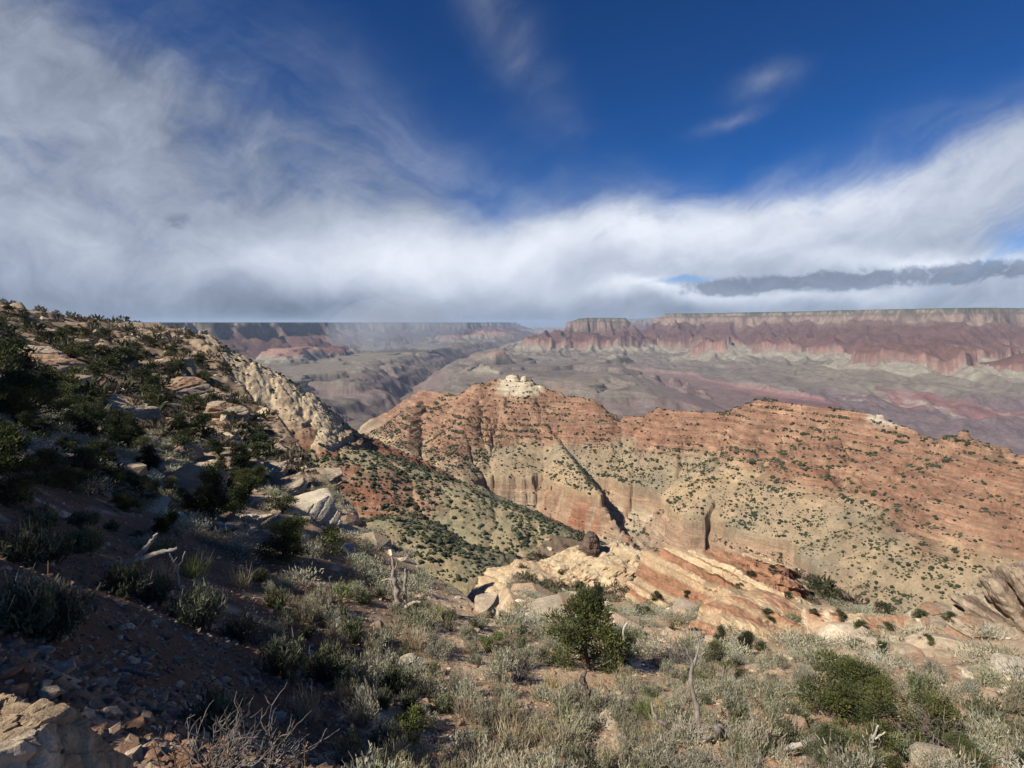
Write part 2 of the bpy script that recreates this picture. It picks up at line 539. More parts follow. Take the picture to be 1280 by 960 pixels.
def mid_h(x, y):
    D = np.hypot(x, y)
    wx = x + 44 * fbm(x / 210, y / 210, 4, 101) + 5 * fbm(x / 40, y / 40, 2, 102)
    wy = y + 44 * fbm(x / 210, y / 210, 4, 103) + 5 * fbm(x / 40, y / 40, 2, 104)
    best = np.full(x.shape, -5000.0, F4)
    fam = np.zeros(x.shape, np.int8)
    dist = np.zeros(x.shape, F4)
    along = np.zeros(x.shape, F4)
    for k, (nm, pts, prof) in enumerate(PK):
        pts = [P(*q) for q in pts]
        px, py = zip(*(list(prof) + [(prof[-1][0] + 5000, prof[-1][1] + 3000)]))
        s0 = 37.0 * k
        for i in range(len(pts) - 1):
            ax, ay, az_ = pts[i]
            bx, by, bz = pts[i + 1]
            ex, ey = bx - ax, by - ay
            L2 = ex * ex + ey * ey
            # crests stay put, flanks wander
            t = np.clip(((wx - ax) * ex + (wy - ay) * ey) / L2, 0, 1).astype(F4)
            d0 = np.hypot(x - (ax + t * ex), y - (ay + t * ey)).astype(F4)
            d1 = np.hypot(wx - (ax + t * ex), wy - (ay + t * ey)).astype(F4)
            w = sstep(10, 90, d0)
            d = d0 + (d1 - d0) * w
            z = (az_ + t * (bz - az_)).astype(F4) - np.interp(d, px, py).astype(F4)
            m = z > best
            best = np.where(m, z, best)
            fam = np.where(m, FAM.index(nm), fam)
            dist = np.where(m, d, dist)
            along = np.where(m, s0 + t * math.sqrt(L2), along)
            s0 += math.sqrt(L2)
    z = best
    # gullies run down the flanks
    gl = 1 - np.abs(pn(along / 62 + 0.25 * pn(x / 60, y / 60, 7), dist / 420 + 3.3 * fam, 111)) * 2.0
    gl2 = 1 - np.abs(pn(along / 23 + 0.3 * pn(x / 30, y / 30, 8), dist / 200 + 1.7 * fam, 112)) * 2.0
    deep = sstep(20, 170, dist)
    z = z - deep * (15 * np.clip(gl, 0, 1) ** 2 + 5 * np.clip(gl2, 0, 1) ** 2)
    z = z + 2.6 * fbm(x / 38, y / 38, 5, 121) * sstep(5, 60, dist) + .9 * ridged(x / 14, y / 14, 3, 122)
    raw = z
    main = fam == 5
    # bedding: ledges in the red beds
    led = ledges(z + 1.8 * fbm(x / 160, y / 160, 2, 131) + .8 * fbm(x / 20, y / 20, 3, 132), 15.5, 1.0, 0.45, 0.55)
    led = 0.68 * led + 0.32 * ledges(z + .5 * fbm(x / 14, y / 14, 2, 134), 4.7, 1.0, .42, .58)
    red = np.where(main, 0.18 + .82 * sstep(-385, -345, z), np.where((fam == 2) | (fam == 0), 1.0, np.where(fam == 1, sstep(70, 95, dist), 0.22)))
    z = z + (led - z) * red * (0.6 + 0.5 * sstep(-0.2, 0.3, fbm(x / 120, y / 120, 3, 133)))
    # pale block slope
    c1, c2, cid = cell(x / 6.5 + 0.4 * pn(x / 8, y / 8, 5), y / 6.5, 141)
    blk = np.where(fam == 1, 1.0, np.where((fam == 0), 0.5 * sstep(90, 50, dist), 0.0))
    z = z + blk * ((cid - 0.4) * 5.0 * sstep(0.02, 0.2, c2) + 2.2 * fbm(x / 16, y / 16, 3, 142))
    # the long cliff with a stepped base
    cz = z + 9 * fbm(x / 90, y / 90, 3, 151) + 5 * np.clip(gl2, 0, 1) + 5 * fbm(x / 22, y / 22, 4, 152)
    under = np.clip(CLIFF_TOP - cz, 0, None)
    sh = np.interp(under, [0, 2, 9, 11, 20, 22, 60, 400], [0, CLIFF_H * 0.38, CLIFF_H * .46, CLIFF_H * .78, CLIFF_H * .86, CLIFF_H, CLIFF_H + 10, CLIFF_H + 30])
    z = np.where(main, z - sh, z)
    lb = ledges(z + fbm(x / 25, y / 25, 3, 153), 12, 1.0, 0.42, 0.58)
    z = np.where(main & (under > 14), z + (lb - z) * 0.7, z)
    return z.astype(F4), dict(fam=fam, dist=dist, along=along, raw=raw, under=under, gl=gl, gl2=gl2, cid=cid, c2=c2)


# far canyon
NRIM = [P(*q)[:2] for q in [(2200, 384, 13000), (1500, 384, 12500), (1290, 390, 13500), (1238, 384, 12300), (1205, 384, 11800), (1130, 388, 12300), (1060, 388, 12100), (1000, 390, 12900), (940, 390, 13000), (895, 391, 13600), (860, 392, 13500), (832, 393, 14000)]]
NRIM += [(9000, 17000), (9000, 46000), (60000, 46000), (60000, 8000)]
BUTTES = [  # plateau remnants: crest line, top height, family strength
    ([P(722, 397, 13000)[:2], P(772, 397, 13200)[:2]], 112.0, 180.0),
    ([P(1122, 432, 8300)[:2], P(1166, 432, 8150)[:2]], -262.0, 90.0),
    ([P(1235, 440, 8700)[:2], P(1300, 440, 8600)[:2]], -330.0, 60.0),
    ([P(868, 436, 9900)[:2], P(905, 436, 9700)[:2]], -350.0, 40.0),
    ([P(690, 425, 11600)[:2], P(770, 428, 11800)[:2]], -185.0, 60.0),
    ([P(1060, 418, 10600)[:2], P(1190, 415, 10500)[:2]], -90.0, 60.0),
    ([P(960, 430, 10500)[:2], P(1000, 432, 10300)[:2]], -330.0, 80.0),
    ([P(600, 424, 14500)[:2], P(650, 418, 16000)[:2]], -170.0, 120.0),
]
FARMESA = [([P(640, 406, 24000)[:2], P(700, 405, 26000)[:2], P(830, 402, 30000)[:2]], 120.0)]
SRIM = [P(*q)[:2] for q in [(-900, 404, 6000), (-300, 404, 7200), (60, 404, 7800), (160, 404, 8600), (240, 404, 10200), (330, 404, 11000), (400, 404, 14500), (470, 404, 17000), (560, 405, 23000), (628, 405, 31000), (645, 405, 45000)]]
SRIM += [(-3000, 60000), (-60000, 60000), (-60000, 3000)]
RIVER = [P(*q)[:2] for q in [(700, 418, 30000), (640, 424, 19000), (606, 432, 14500), (575, 440, 11500), (545, 455, 9000), (512, 472, 7300), (490, 492, 6200), (470, 520, 5200), (500, 560, 4300), (700, 560, 4200), (900, 560, 4400), (1100, 560, 4700), (1280, 556, 5000), (1700, 556, 5600)]]
PROF_D = [0, 40, 70, 160, 210, 620, 900, 950, 1250, 1290, 1700, 1745, 2900, 4700, 4760, 6600, 9000]
PROF_Z = [0, -14, -80, -112, -205, -330, -395, -430, -490, -530, -575, -735, -870, -915, -965, -1130, -1230]

PROF_DN = [q * .60 if q < 1800 else q * .86 for q in PROF_D]


def far_h(x, y):
    w1x, w1y = fbm(x / 3400, y / 3400, 4, 201), fbm(x / 3400, y / 3400, 4, 202)
    wx, wy = x + 900 * w1x, y + 900 * w1y
    rg = ridged(x / 1500, y / 1500, 3, 205)

    def sgn(poly, qx, qy):
        d, _, _ = seg_dist(qx, qy, poly, True)
        return np.where(inside(qx, qy, poly), -d, d)
    fine = 300 * fbm(x / 760, y / 760, 4, 207) + 70 * fbm(x / 190, y / 190, 3, 208)
    dn0 = sgn(NRIM, x, y)
    dn1 = sgn(NRIM, wx, wy)
    wgt = sstep(0, 1500, dn0)
    dn = dn0 + (dn1 - dn0) * (0.35 + 0.65 * wgt) + (fine + 1300 * (rg - 0.5)) * (0.30 + 0.70 * wgt)
    zt_n = 225 + 35 * sstep(4000, 9500, x)
    zn = zt_n + np.interp(dn, PROF_DN, PROF_Z)
    ds0 = sgn(SRIM, x, y)
    ds = ds0 + (sgn(SRIM, wx, wy) - ds0) * 0.8 + fine + 750 * (rg - 0.5)
    zs = -2 + np.interp(ds, np.array(PROF_D) * 0.8, np.array(PROF_Z) * 0.93)
    z = np.maximum(zn, zs)
    strat = np.where(zn > zs, z - zt_n, z / 0.93)
    for line, top, hw in BUTTES:
        d, _, _ = seg_dist(x + 0.25 * (wx - x), y + 0.25 * (wy - y), line)
        d = d - hw + (0.45 * fine + 160 * (rg - 0.45)) * sstep(0, 500, d)
        off = np.interp(-(225 - top), PROF_Z[::-1], PROF_D[::-1])
        if top > 0:
            zb = top + np.interp(d + .6 * fine, PROF_DN, PROF_Z)
            so = top
        else:
            zb = np.minimum(225 + np.interp(np.maximum(d, 0) * 1.5 + off, PROF_D, PROF_Z), top)
            so = 225
        m = zb > z
        strat = np.where(m, zb - so, strat)
        z = np.where(m, zb, z)
    for line, top in FARMESA:
        d, _, _ = seg_dist(wx, wy, line)
        zb = top + np.interp(np.maximum(d - 300 + 2 * fine + 900 * (rg - .45), 0), PROF_D, PROF_Z)
        m = zb > z
        strat = np.where(m, zb - 225, strat)
        z = np.where(m, zb, z)
    # flutes and spurs down the walls
    north = zn > zs
    al, ac = np.where(north, x, y), np.where(north, y, x)
    fl = 1 - np.abs(pn(al / 520 + .8 * pn(x / 900, y / 900, 251), ac / 2600, 252)) * 1.6
    fl2 = 1 - np.abs(pn(al / 190 + .7 * pn(x / 300, y / 300, 253), ac / 1200, 254)) * 1.6
    wall = sstep(-150, -230, strat) * sstep(-1000, -780, strat)
    cut = wall * (150 * np.clip(1 - fl, 0, 1.6) ** .9 + 60 * np.clip(1 - fl2, 0, 1.6) ** .9 - 60)
    z = z - cut
    # broad bench level and its low swells
    bench = -648 + 34 * fbm(x / 1300, y / 1300, 4, 211) + 26 * ridged(x / 700, y / 700, 3, 212)
    but = fbm(x / 1500 + .3 * w1x, y / 1500, 4, 241)
    cny = ridged(x / 2100 + .5 * w1x, y / 2100 + .5 * w1y, 3, 243)
    bench = bench + 210 * sstep(.10, .50, but) - 190 * sstep(.60, .88, cny)
    bench = 0.35 * bench + 0.65 * ledges(bench + 12 * fbm(x / 300, y / 300, 3, 245), 42, 1.0, 0.40, 0.58)
    right = sstep(300, 2600, x - 0.12 * y)
    m = (bench > z) & (right < 0.5)
    z2 = np.maximum(z, bench - 400 * right)
    strat = np.where(z2 > z, z2 - 225, strat)
    z = z2
    # river gorge: narrow and dark on the left, a wide open valley on the right
    dr, _, _ = seg_dist(x + 0.5 * (wx - x), y + 0.5 * (wy - y), RIVER)
    dr = np.maximum(dr + 0.8 * fine + 260 * (rg - 0.55), 0)
    zg_n = np.interp(dr, [0, 40, 300, 420, 520, 3000], [-1010, -1000, -800, -760, -690, 200])
    zg_w = np.interp(dr, [0, 80, 600, 1000, 1450, 1490, 2000, 2600], [-960, -945, -860, -780, -705, -650, -590, 600])
    zg = zg_n + (zg_w - zg_n) * right
    # side ravines fan out on the open valley wall
    rv = ridged(x / 330 + 0.9 * w1x + 0.25 * pn(x / 300, y / 300, 9), y / 2600, 3, 221)
    zg = zg - right * 60 * np.clip(rv - 0.35, 0, 1) * sstep(100, 700, dr)
    hills = ridged(x / 760 + .5 * w1x, y / 760 + .4 * w1y, 5, 261)
    zg = zg + right * 150 * (hills - .55) * sstep(60, 500, dr) * sstep(2300, 1500, dr)
    gorge = zg < z
    z = np.minimum(z, zg)
    z = z + 5 * fbm(x / 150, y / 150, 3, 231)
    return z.astype(F4), dict(strat=strat.astype(F4), gorge=gorge, right=right, dr=dr, rv=rv, w=w1x, rg=rg, north=zn > zs)


def C(*a):
    return np.array(a, F4)


CREAM, TAN, DIRT = C(.46, .36, .245), C(.36, .265, .175), C(.30, .21, .135)
RED, DKRED, PALE = C(.235, .122, .075), C(.125, .066, .046), C(.52, .45, .34)
GREEN, PURPLE, GREY = C(.15, .128, .10), C(.13, .072, .072), C(.17, .142, .12)


def far_color(x, y, z, i):
    s = i['strat'] + 10 * fbm(x / 600, y / 600, 3, 301)
    n = fbm(x / 260, y / 260, 4, 302)
    band = fbm(s / 9.0, s * 0 + 0.5, 3, 303) + 0.35 * fbm(s / 3.5, x / 900, 2, 304)
    ks = [-1300, -1000, -965, -915, -870, -830, -790, -742, -725, -590, -570, -450, -370, -225, -203, -114, -106, -82, -72, -16, -6, 40]
    cs = [PURPLE * .8, PURPLE, C(.24, .13, .12), GREY, GREEN * 1.05, GREEN, C(.26, .235, .175), C(.215, .18, .14), C(.25, .15, .115), C(.26, .15, .115), C(.125, .068, .054), C(.095, .053, .046), C(.11, .060, .050), C(.125, .082, .066), C(.23, .165, .125), C(.24, .17, .13), C(.10, .077, .06), C(.14, .115, .08), C(.24, .19, .14), C(.20, .16, .115), C(.055, .065, .04), C(.05, .06, .035)]
    cs = np.array(cs)  # wall and bench tones lowered to stand in for cloud shadow
    c = np.stack([np.interp(s, ks, cs[:, k]) for k in range(3)], -1)
    c = c * (1 + 0.34 * band + 0.2 * n)[..., None]
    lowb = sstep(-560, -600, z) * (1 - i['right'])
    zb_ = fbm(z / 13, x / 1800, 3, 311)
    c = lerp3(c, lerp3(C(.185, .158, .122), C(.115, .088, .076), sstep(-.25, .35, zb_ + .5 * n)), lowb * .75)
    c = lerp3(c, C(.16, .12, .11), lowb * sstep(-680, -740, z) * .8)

    # open valley: purple shale with pale wash fans
    val = i['gorge'] * i['right'] * sstep(-625, -665, z)
    vs_ = lerp3(C(.13, .098, .098), C(.195, .098, .088), sstep(-0.25, 0.35, fbm(x / 900, y / 900, 3, 305) + (2600 - x) / 6000))
    pale = sstep(0.66, 0.86, i['rv'] + 0.16 * n) * sstep(1600, 1100, i['dr']) * sstep(-.3, .2, fbm(x / 1100, y / 1100, 2, 309))
    vs_ = lerp3(vs_, C(.28, .225, .185), pale * 0.8)
    vs_ = vs_ * (1 + 0.14 * fbm(z / 11, x / 2500, 3, 306) + .15 * n)[..., None]
    c = lerp3(c, vs_, val)
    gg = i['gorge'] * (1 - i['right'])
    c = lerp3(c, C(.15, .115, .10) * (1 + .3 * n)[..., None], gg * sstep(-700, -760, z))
    return np.concatenate([c, np.full(c.shape[:-1] + (1,), .35, F4)], -1)


def mid_color(x, y, z, i):
    fam, dist, raw = i['fam'], i['dist'], i['raw']
    n1 = fbm(x / 55, y / 55, 4, 401)
    n2 = fbm(x / 230, y / 230, 3, 402)
    bed = fbm(z / 4.2 + 0.5 * n2, x / 700, 3, 403) + 0.6 * fbm(z / 1.7, x / 260, 2, 404)
    # main spur
    rb = -356 - 36 * sstep(150, -200, x) + 34 * n2 + 18 * n1
    redn = lerp3(RED, C(.315, .195, .118), sstep(-.3, .5, bed + n1 * .6))
    redn = lerp3(redn, DKRED, sstep(.15, .5, bed) * .75)  # dark bedding lines, partly standing in for ledge shadows
    slope = lerp3(C(.285, .222, .138), C(.38, .28, .16), sstep(-.2, .45, n2 + .7 * n1))
    slope = lerp3(slope, C(.21, .187, .128), sstep(-.1, .5, fbm(x / 140, y / 140, 3, 405)))
    c = lerp3(slope, redn, sstep(rb - 22, rb + 16, raw))
    px, py, _ = P(652, 472, 1760)
    cap = sstep(92, 58, np.hypot((x - px) * .9, y - py) + 25 * n1) * sstep(-262, -235, raw + 10 * n1)
    c = lerp3(c, C(.50, .43, .30) * (1 + .25 * bed)[..., None], cap)
    px, py, _ = P(1122, 524, 1500)
    cap2 = sstep(60, 40, np.hypot((x - px) * .8, (y - py)) + 12 * n1)
    c = lerp3(c, C(.46, .40, .31), cap2 * .85)
    streak = fbm(i['along'] / 16, z / 160, 3, 406)
    und = sstep(-1, 3, i['under'])
    cl = lerp3(C(.31, .21, .135), C(.30, .145, .085), sstep(.05, .6, streak + .4 * n2))
    cl = lerp3(cl, C(.36, .285, .195), sstep(.15, .55, -streak))
    base = lerp3(C(.27, .215, .15), C(.19, .115, .085), sstep(.1, .6, bed))
    cl = lerp3(cl, base, sstep(60, 105, i['under'] + (CLIFF_TOP - z)*.6 - 10))
    c = lerp3(c, cl, und * (fam == 5))
    # left rim wall
    kr = lerp3(C(.44, .35, .24), C(.30, .22, .14), sstep(.0, .5, n1))
    kr = lerp3(kr, redn, sstep(60, 90, dist + 20 * n1))
    c = np.where((fam == 0)[..., None], kr, c)
    cb = lerp3(C(.46, .365, .24), C(.33, .245, .155), sstep(-.1, .5, n1 + .4 * (i['cid'] - .5)))
    lowred = sstep(78, 112, dist + 26 * n1)
    cb = lerp3(cb, redn * .95, lowred)
    c = np.where((fam == 1)[..., None], cb, c)
    rn = lerp3(C(.24, .10, .06), C(.14, .06, .042), sstep(.1, .6, bed))
    rn = lerp3(rn, C(.34, .20, .12), sstep(.2, .6, n1) * .5)
    c = np.where((fam == 2)[..., None], rn, c)
    fo = lerp3(C(.30, .24, .14), C(.215, .195, .12), sstep(-.2, .3, n1))
    tilt = fbm((z * 1.0 + x * .16 + y * .12) / 3.5, (x - y) / 90, 3, 407)
    fr = lerp3(C(.24, .115, .072), C(.31, .215, .14), sstep(-.15, .3, tilt + .5 * n2))
    fo = lerp3(fo, fr, sstep(38, 66, dist + 16 * n1) * sstep(190, 110, x + 260 + 40 * n1))
    c = np.where(((fam == 3) | (fam == 4))[..., None], fo, c)
    bedk = np.where(fam == 5, np.maximum(sstep(rb - 30, rb + 10, raw), und * .8) + .12, np.select([fam == 2, fam == 0, fam == 1], [1.0, .6, lowred * .8], .22 + .5 * sstep(38, 66, dist)))
    bedk = bedk * (.55 + .45 * sstep(-.3, .3, fbm(x / 90, y / 90, 3, 411)))
    return np.concatenate([c * (1 + .14 * n1)[..., None], bedk[..., None]], -1)


def near_color(x, y, z, i):
    n1 = fbm(x / 1.3, y / 1.3, 4, 501)
    n2 = fbm(x / 7, y / 7, 3, 502)
    D = i['D']
    az = np.arctan2(x, y)
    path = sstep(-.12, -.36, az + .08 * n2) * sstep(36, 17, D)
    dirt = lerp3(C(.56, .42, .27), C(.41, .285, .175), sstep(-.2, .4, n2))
    dirt = lerp3(dirt, C(.115, .062, .040), path * .92)  # red-brown path soil, lowered further to paint the shade deeper
    dirt = lerp3(dirt, C(.62, .51, .37), sstep(.15, .5, n1) * .6)
    rock = lerp3(C(.34, .26, .175), C(.21, .145, .10), sstep(-.1, .45, fbm(z / 1.1, x / 30, 3, 503)))
    rock = lerp3(rock, C(.36, .19, .11), sstep(.1, .5, n2) * .6)
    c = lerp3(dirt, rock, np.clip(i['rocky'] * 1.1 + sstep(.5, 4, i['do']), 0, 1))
    far = sstep(30, 70, D) * (1 - sstep(.5, 4, i['do']))
    sparse = lerp3(C(.20, .142, .095), C(.11, .086, .058), sstep(-.25, .25, n2 + .4 * n1))
    c = lerp3(c, sparse, far * (1 - .75 * np.clip(i['rocky'] * 1.2, 0, 1)) * .85)
    c = lerp3(c, rock * C(.8, .72, .68), sstep(2, 10, i['do']))
    return c * (1 + .25 * n1)[..., None]


def terrain(x, y, color=False):
    x = np.asarray(x, np.float64)
    y = np.asarray(y, np.float64)
    shp = x.shape
    x, y = x.ravel(), y.ravel()
    D = np.hypot(x, y)
    z = np.full(x.shape, -3000.0, F4)
    cc = np.zeros(x.shape + (4,), F4)
    for fn, fc, lo, hi in ((near_h, near_color, 0, 900), (mid_h, mid_color, 300, 4200), (far_h, far_color, 1900, 1e9)):
        m = np.nonzero((D >= lo) & (D <= hi))[0]
        if not len(m):
            continue
        zz_, info = fn(x[m], y[m])
        w = zz_ > z[m]
        mm = m[w]
        if not len(mm):
            continue
        z[mm] = zz_[w]
        if color:
            q = fc(x[mm], y[mm], zz_[w], {k: v[w] for k, v in info.items()})
            cc[mm, :q.shape[1]] = q
    return (z.reshape(shp), cc.reshape(shp + (4,))) if color else z.reshape(shp)


def hit(u, v, dmin=0.9, dmax=400.0, n=1500):
    """where a sight line first meets the ground"""
    a, b, c = sight(u, v)
    D = np.geomspace(dmin, dmax, n)
    h = terrain(a * D, b * D)
    k = np.nonzero(h > c * D)[0]
    if not len(k):
        return None
    D = D[k[0]]
    x, y = a * D, b * D
    return x, y, float(terrain(np.array([x]), np.array([y]))[0])


def gz(x, y):
    return float(terrain(np.array([x]), np.array([y]))[0])


# ------------------------------------------------------------------ mesh helpers
def mesh_np(name, verts, faces, colors=None, smooth=False, mats=(), extra=None):
    """faces: (n, 3 or 4) array"""
    me = bpy.data.meshes.new(name)
    verts = np.ascontiguousarray(verts, F4)
    faces = np.ascontiguousarray(faces, np.int32)
    nf, k = faces.shape
    me.vertices.add(len(verts))
    me.vertices.foreach_set('co', verts.ravel())
    me.loops.add(nf * k)
    me.loops.foreach_set('vertex_index', faces.ravel())
    me.polygons.add(nf)
    me.polygons.foreach_set('loop_start', np.arange(nf, dtype=np.int32) * k)
    me.polygons.foreach_set('loop_total', np.full(nf, k, np.int32))
    me.polygons.foreach_set('use_smooth', np.full(nf, smooth, bool))
    if colors is not None:
        at = me.color_attributes.new('Col', 'FLOAT_COLOR', 'POINT')
        rgba = np.ones((len(verts), 4), F4)
        rgba[:, :colors.shape[1]] = np.clip(colors, 0.0, 0.95)
        at.data.foreach_set('color', rgba.ravel())
    for m in mats:
        me.materials.append(m)
    me.update(calc_edges=True)
    return me


def link(name, me, parent=None, loc=None):
    o = bpy.data.objects.new(name, me)
    col.objects.link(o)
    if parent is not None:
        o.parent = parent
    if loc is not None:
        o.location = loc
    return o


def tag(o, label=None, cat=None, group=None, kind=None):
    if label:
        o['label'] = label
    if cat:
        o['category'] = cat
    if group:
        o['group'] = group
    if kind:
        o['kind'] = kind
    return o


# ------------------------------------------------------------------ materials
def mat_ground(name, scales, bump_scale, bump_dist, rough=0.95, var=0.35, bump_strength=0.6):
    m = bpy.data.materials.new(name)
    m.use_nodes = True
    t = NT(m.node_tree)
    b = t.n['Principled BSDF']
    b.inputs['Roughness'].default_value = rough
    b.inputs['Specular IOR Level'].default_value = 0.15
    at = t.add('ShaderNodeAttribute', attribute_name='Col').outputs['Color']
    pos = t.add('ShaderNodeTexCoord').outputs['Object']
    c = at
    for s in scales:
        n = t.noise(pos, s, 6, 0.65)
        k = t.maprange(n, 0.3, 0.7, 1 - var, 1 + var)
        c = t.vmath('SCALE', c, k)
    t.put(b.inputs['Base Color'], c)
    bn = t.noise(pos, bump_scale, 8, 0.7)
    bp = t.add('ShaderNodeBump')
    bp.inputs['Strength'].default_value = bump_strength
    bp.inputs['Distance'].default_value = bump_dist
    t.l.new(bn, bp.inputs['Height'])
    t.l.new(bp.outputs[0], b.inputs['Normal'])
    return m


def mat_leaf(name, rough=0.8, trans=0.25):
    m = bpy.data.materials.new(name)
    m.use_nodes = True
    t = NT(m.node_tree)
    b = t.n['Principled BSDF']
    b.inputs['Roughness'].default_value = rough
    b.inputs['Specular IOR Level'].default_value = 0.15
    at = t.add('ShaderNodeAttribute', attribute_name='Col').outputs['Color']
    oi = t.add('ShaderNodeObjectInfo').outputs['Random']
    hs = t.add('ShaderNodeHueSaturation')
    t.l.new(t.maprange(oi, 0, 1, 0.485, 0.512), hs.inputs['Hue'])
    t.l.new(t.maprange(t.math('FRACT', t.math('MULTIPLY', oi, 7.31)), 0, 1, 0.75, 1.2), hs.inputs['Value'])
    t.l.new(t.maprange(t.math('FRACT', t.math('MULTIPLY', oi, 3.77)), 0, 1, 0.8, 1.1), hs.inputs['Saturation'])
    t.l.new(at, hs.inputs['Color'])
    t.put(b.inputs['Base Color'], hs.outputs[0])
    tr = t.add('ShaderNodeBsdfTranslucent')
    t.put(tr.inputs['Color'], hs.outputs[0])
    mx = t.add('ShaderNodeMixShader')
    mx.inputs[0].default_value = trans
    t.l.new(b.outputs[0], mx.inputs[1])
    t.l.new(tr.outputs[0], mx.inputs[2])
    t.l.new(mx.outputs[0], t.n['Material Output'].inputs['Surface'])
    return m


M_FAR = mat_ground('canyon_rock', (0.012, 0.06, 0.28), 0.16, 3.0, var=0.2, bump_strength=0.8)
_t = NT(M_FAR.node_tree)
_b = _t.n['Principled BSDF']
_src = _b.inputs['Base Color'].links[0].from_socket
_v = _t.mapping(_t.add('ShaderNodeTexCoord').outputs['Object'], scale=(70, 70, 1.7))
_v2 = _t.mapping(_t.add('ShaderNodeTexCoord').outputs['Object'], scale=(45, 45, 6.5))
_n2 = _t.noise(_v2, 1.0, 5, 0.65, 0.4)
_k = _t.maprange(_t.math('ADD', _t.math('MULTIPLY', _t.noise(_v, 1.0, 5, 0.65, 0.3), .45), _t.math('MULTIPLY', _n2, .55)), 0.40, 0.60, 0.58, 1.28)  # strata stripes; their dark lines partly imitate shadows under ledges
_k = _t.math('ADD', 1.0, _t.math('MULTIPLY', _t.math('SUBTRACT', _k, 1.0), _t.add('ShaderNodeAttribute', attribute_name='Col').outputs['Alpha']))
_t.put(_b.inputs['Base Color'], _t.vmath('SCALE', _src, _k))
M_NEAR = mat_ground('rim_soil', (0.7, 9.0, 40.0), 14.0, 0.05, var=0.25, bump_strength=0.9)
M_ROCK = mat_ground('weathered_limestone', (0.9, 6.0, 30.0), 7.0, 0.06, var=0.22, bump_strength=0.9)
M_SHRUB = mat_ground('scrub_foliage', (0.5,), 2.0, 0.1, var=0.25)
M_LEAF = mat_leaf('evergreen_foliage')
M_SAGE = mat_leaf('sage_foliage', trans=0.2)
M_DRY = mat_leaf('dry_stalks', trans=0.25)
M_WOOD = mat_ground('weathered_wood', (9.0, 40.0), 45.0, 0.01, var=0.25, bump_strength=0.7)


# ------------------------------------------------------------------ terrain sheets
def sheet(name, radii, azs, mat, closed=False):
    A, D = np.meshgrid(azs, radii)
    x, y = D * np.sin(A), D * np.cos(A)
    z, c = terrain(x, y, True)
    nr, na = x.shape
    verts = np.stack([x, y, z], -1).reshape(-1, 3)
    idx = np.arange(nr * na).reshape(nr, na)
    if closed:
        idx = np.concatenate([idx, idx[:, :1]], 1)
    f = np.stack([idx[:-1, :-1], idx[:-1, 1:], idx[1:, 1:], idx[1:, :-1]], -1).reshape(-1, 4)[:, ::-1]
    me = mesh_np(name, verts, f, c.reshape(-1, 4), True, (mat,))
    o = link(name, me)
    return o


QUAL = 1.0
az_front = np.radians(np.linspace(-64, 64, int(860 * QUAL)))
az_back = np.radians(np.linspace(64, 296, 180)[1:-1])
near_r = np.concatenate([[0.02, 0.25, 0.45], np.geomspace(0.6, 345, int(620 * QUAL))])
g_ = sheet('ground', near_r, np.concatenate([az_front, az_back]), M_NEAR, True)
tag(g_, 'stony tan soil slope of the canyon rim falling away below the viewpoint', 'ground', kind='structure')
t_ = sheet('canyon_terrain', np.concatenate([np.geomspace(335, 560, 60)[:-1], np.geomspace(560, 2000, int(720 * QUAL))[:-1], np.geomspace(2000, 2700, 60)[:-1], np.geomspace(2700, 16000, int(560 * QUAL))[:-1], np.geomspace(16000, 60000, 110)]), np.radians(np.linspace(-62, 62, int(1250 * QUAL))), M_FAR)
tag(t_, 'vast layered canyon of red and tan spurs, benches and far rims', 'canyon', kind='structure')


# ------------------------------------------------------------------ low clouds over the far plateaus, and the canyon air
def mat_volume(name, color, density, aniso=0.0):
    m = bpy.data.materials.new(name)
    m.use_nodes = True
    t = m.node_tree
    t.nodes.clear()
    v = t.nodes.new('ShaderNodeVolumePrincipled')
    v.inputs['Color'].default_value = tuple(color) + (1,)
    v.inputs['Density'].default_value = density
    v.inputs['Anisotropy'].default_value = aniso
    o = t.nodes.new('ShaderNodeOutputMaterial')
    t.links.new(v.outputs[0], o.inputs['Volume'])
    return m


def sphere_grid(nu, nv):
    th = np.linspace(0, 2 * np.pi, nu, endpoint=False)
    ph = np.linspace(0, np.pi, nv + 1)[1:-1]
    T, Pp = np.meshgrid(th, ph)
    v = np.stack([np.sin(Pp) * np.cos(T), np.sin(Pp) * np.sin(T), np.cos(Pp)], -1).reshape(-1, 3)
    v = np.concatenate([v, [[0, 0, 1], [0, 0, -1]]])
    idx = np.arange(nu * (nv - 1)).reshape(nv - 1, nu)
    nx = np.roll(idx, -1, 1)
    f = np.stack([idx[:-1], idx[1:], nx[1:], nx[:-1]], -1).reshape(-1, 4)
    n0 = len(v) - 2
    top = np.stack([np.full(nu, n0), idx[0], nx[0], nx[0]], -1)[:, :3]
    bot = np.stack([np.full(nu, n0 + 1), nx[-1], idx[-1]], -1)
    f3 = np.concatenate([f[:, [0, 1, 2]], f[:, [0, 2, 3]], top, bot])
    return v.astype(F4), f3


def PZ(u, D, z):
    a, b, c = sight(u, 403)
    return (a * D, b * D, z)


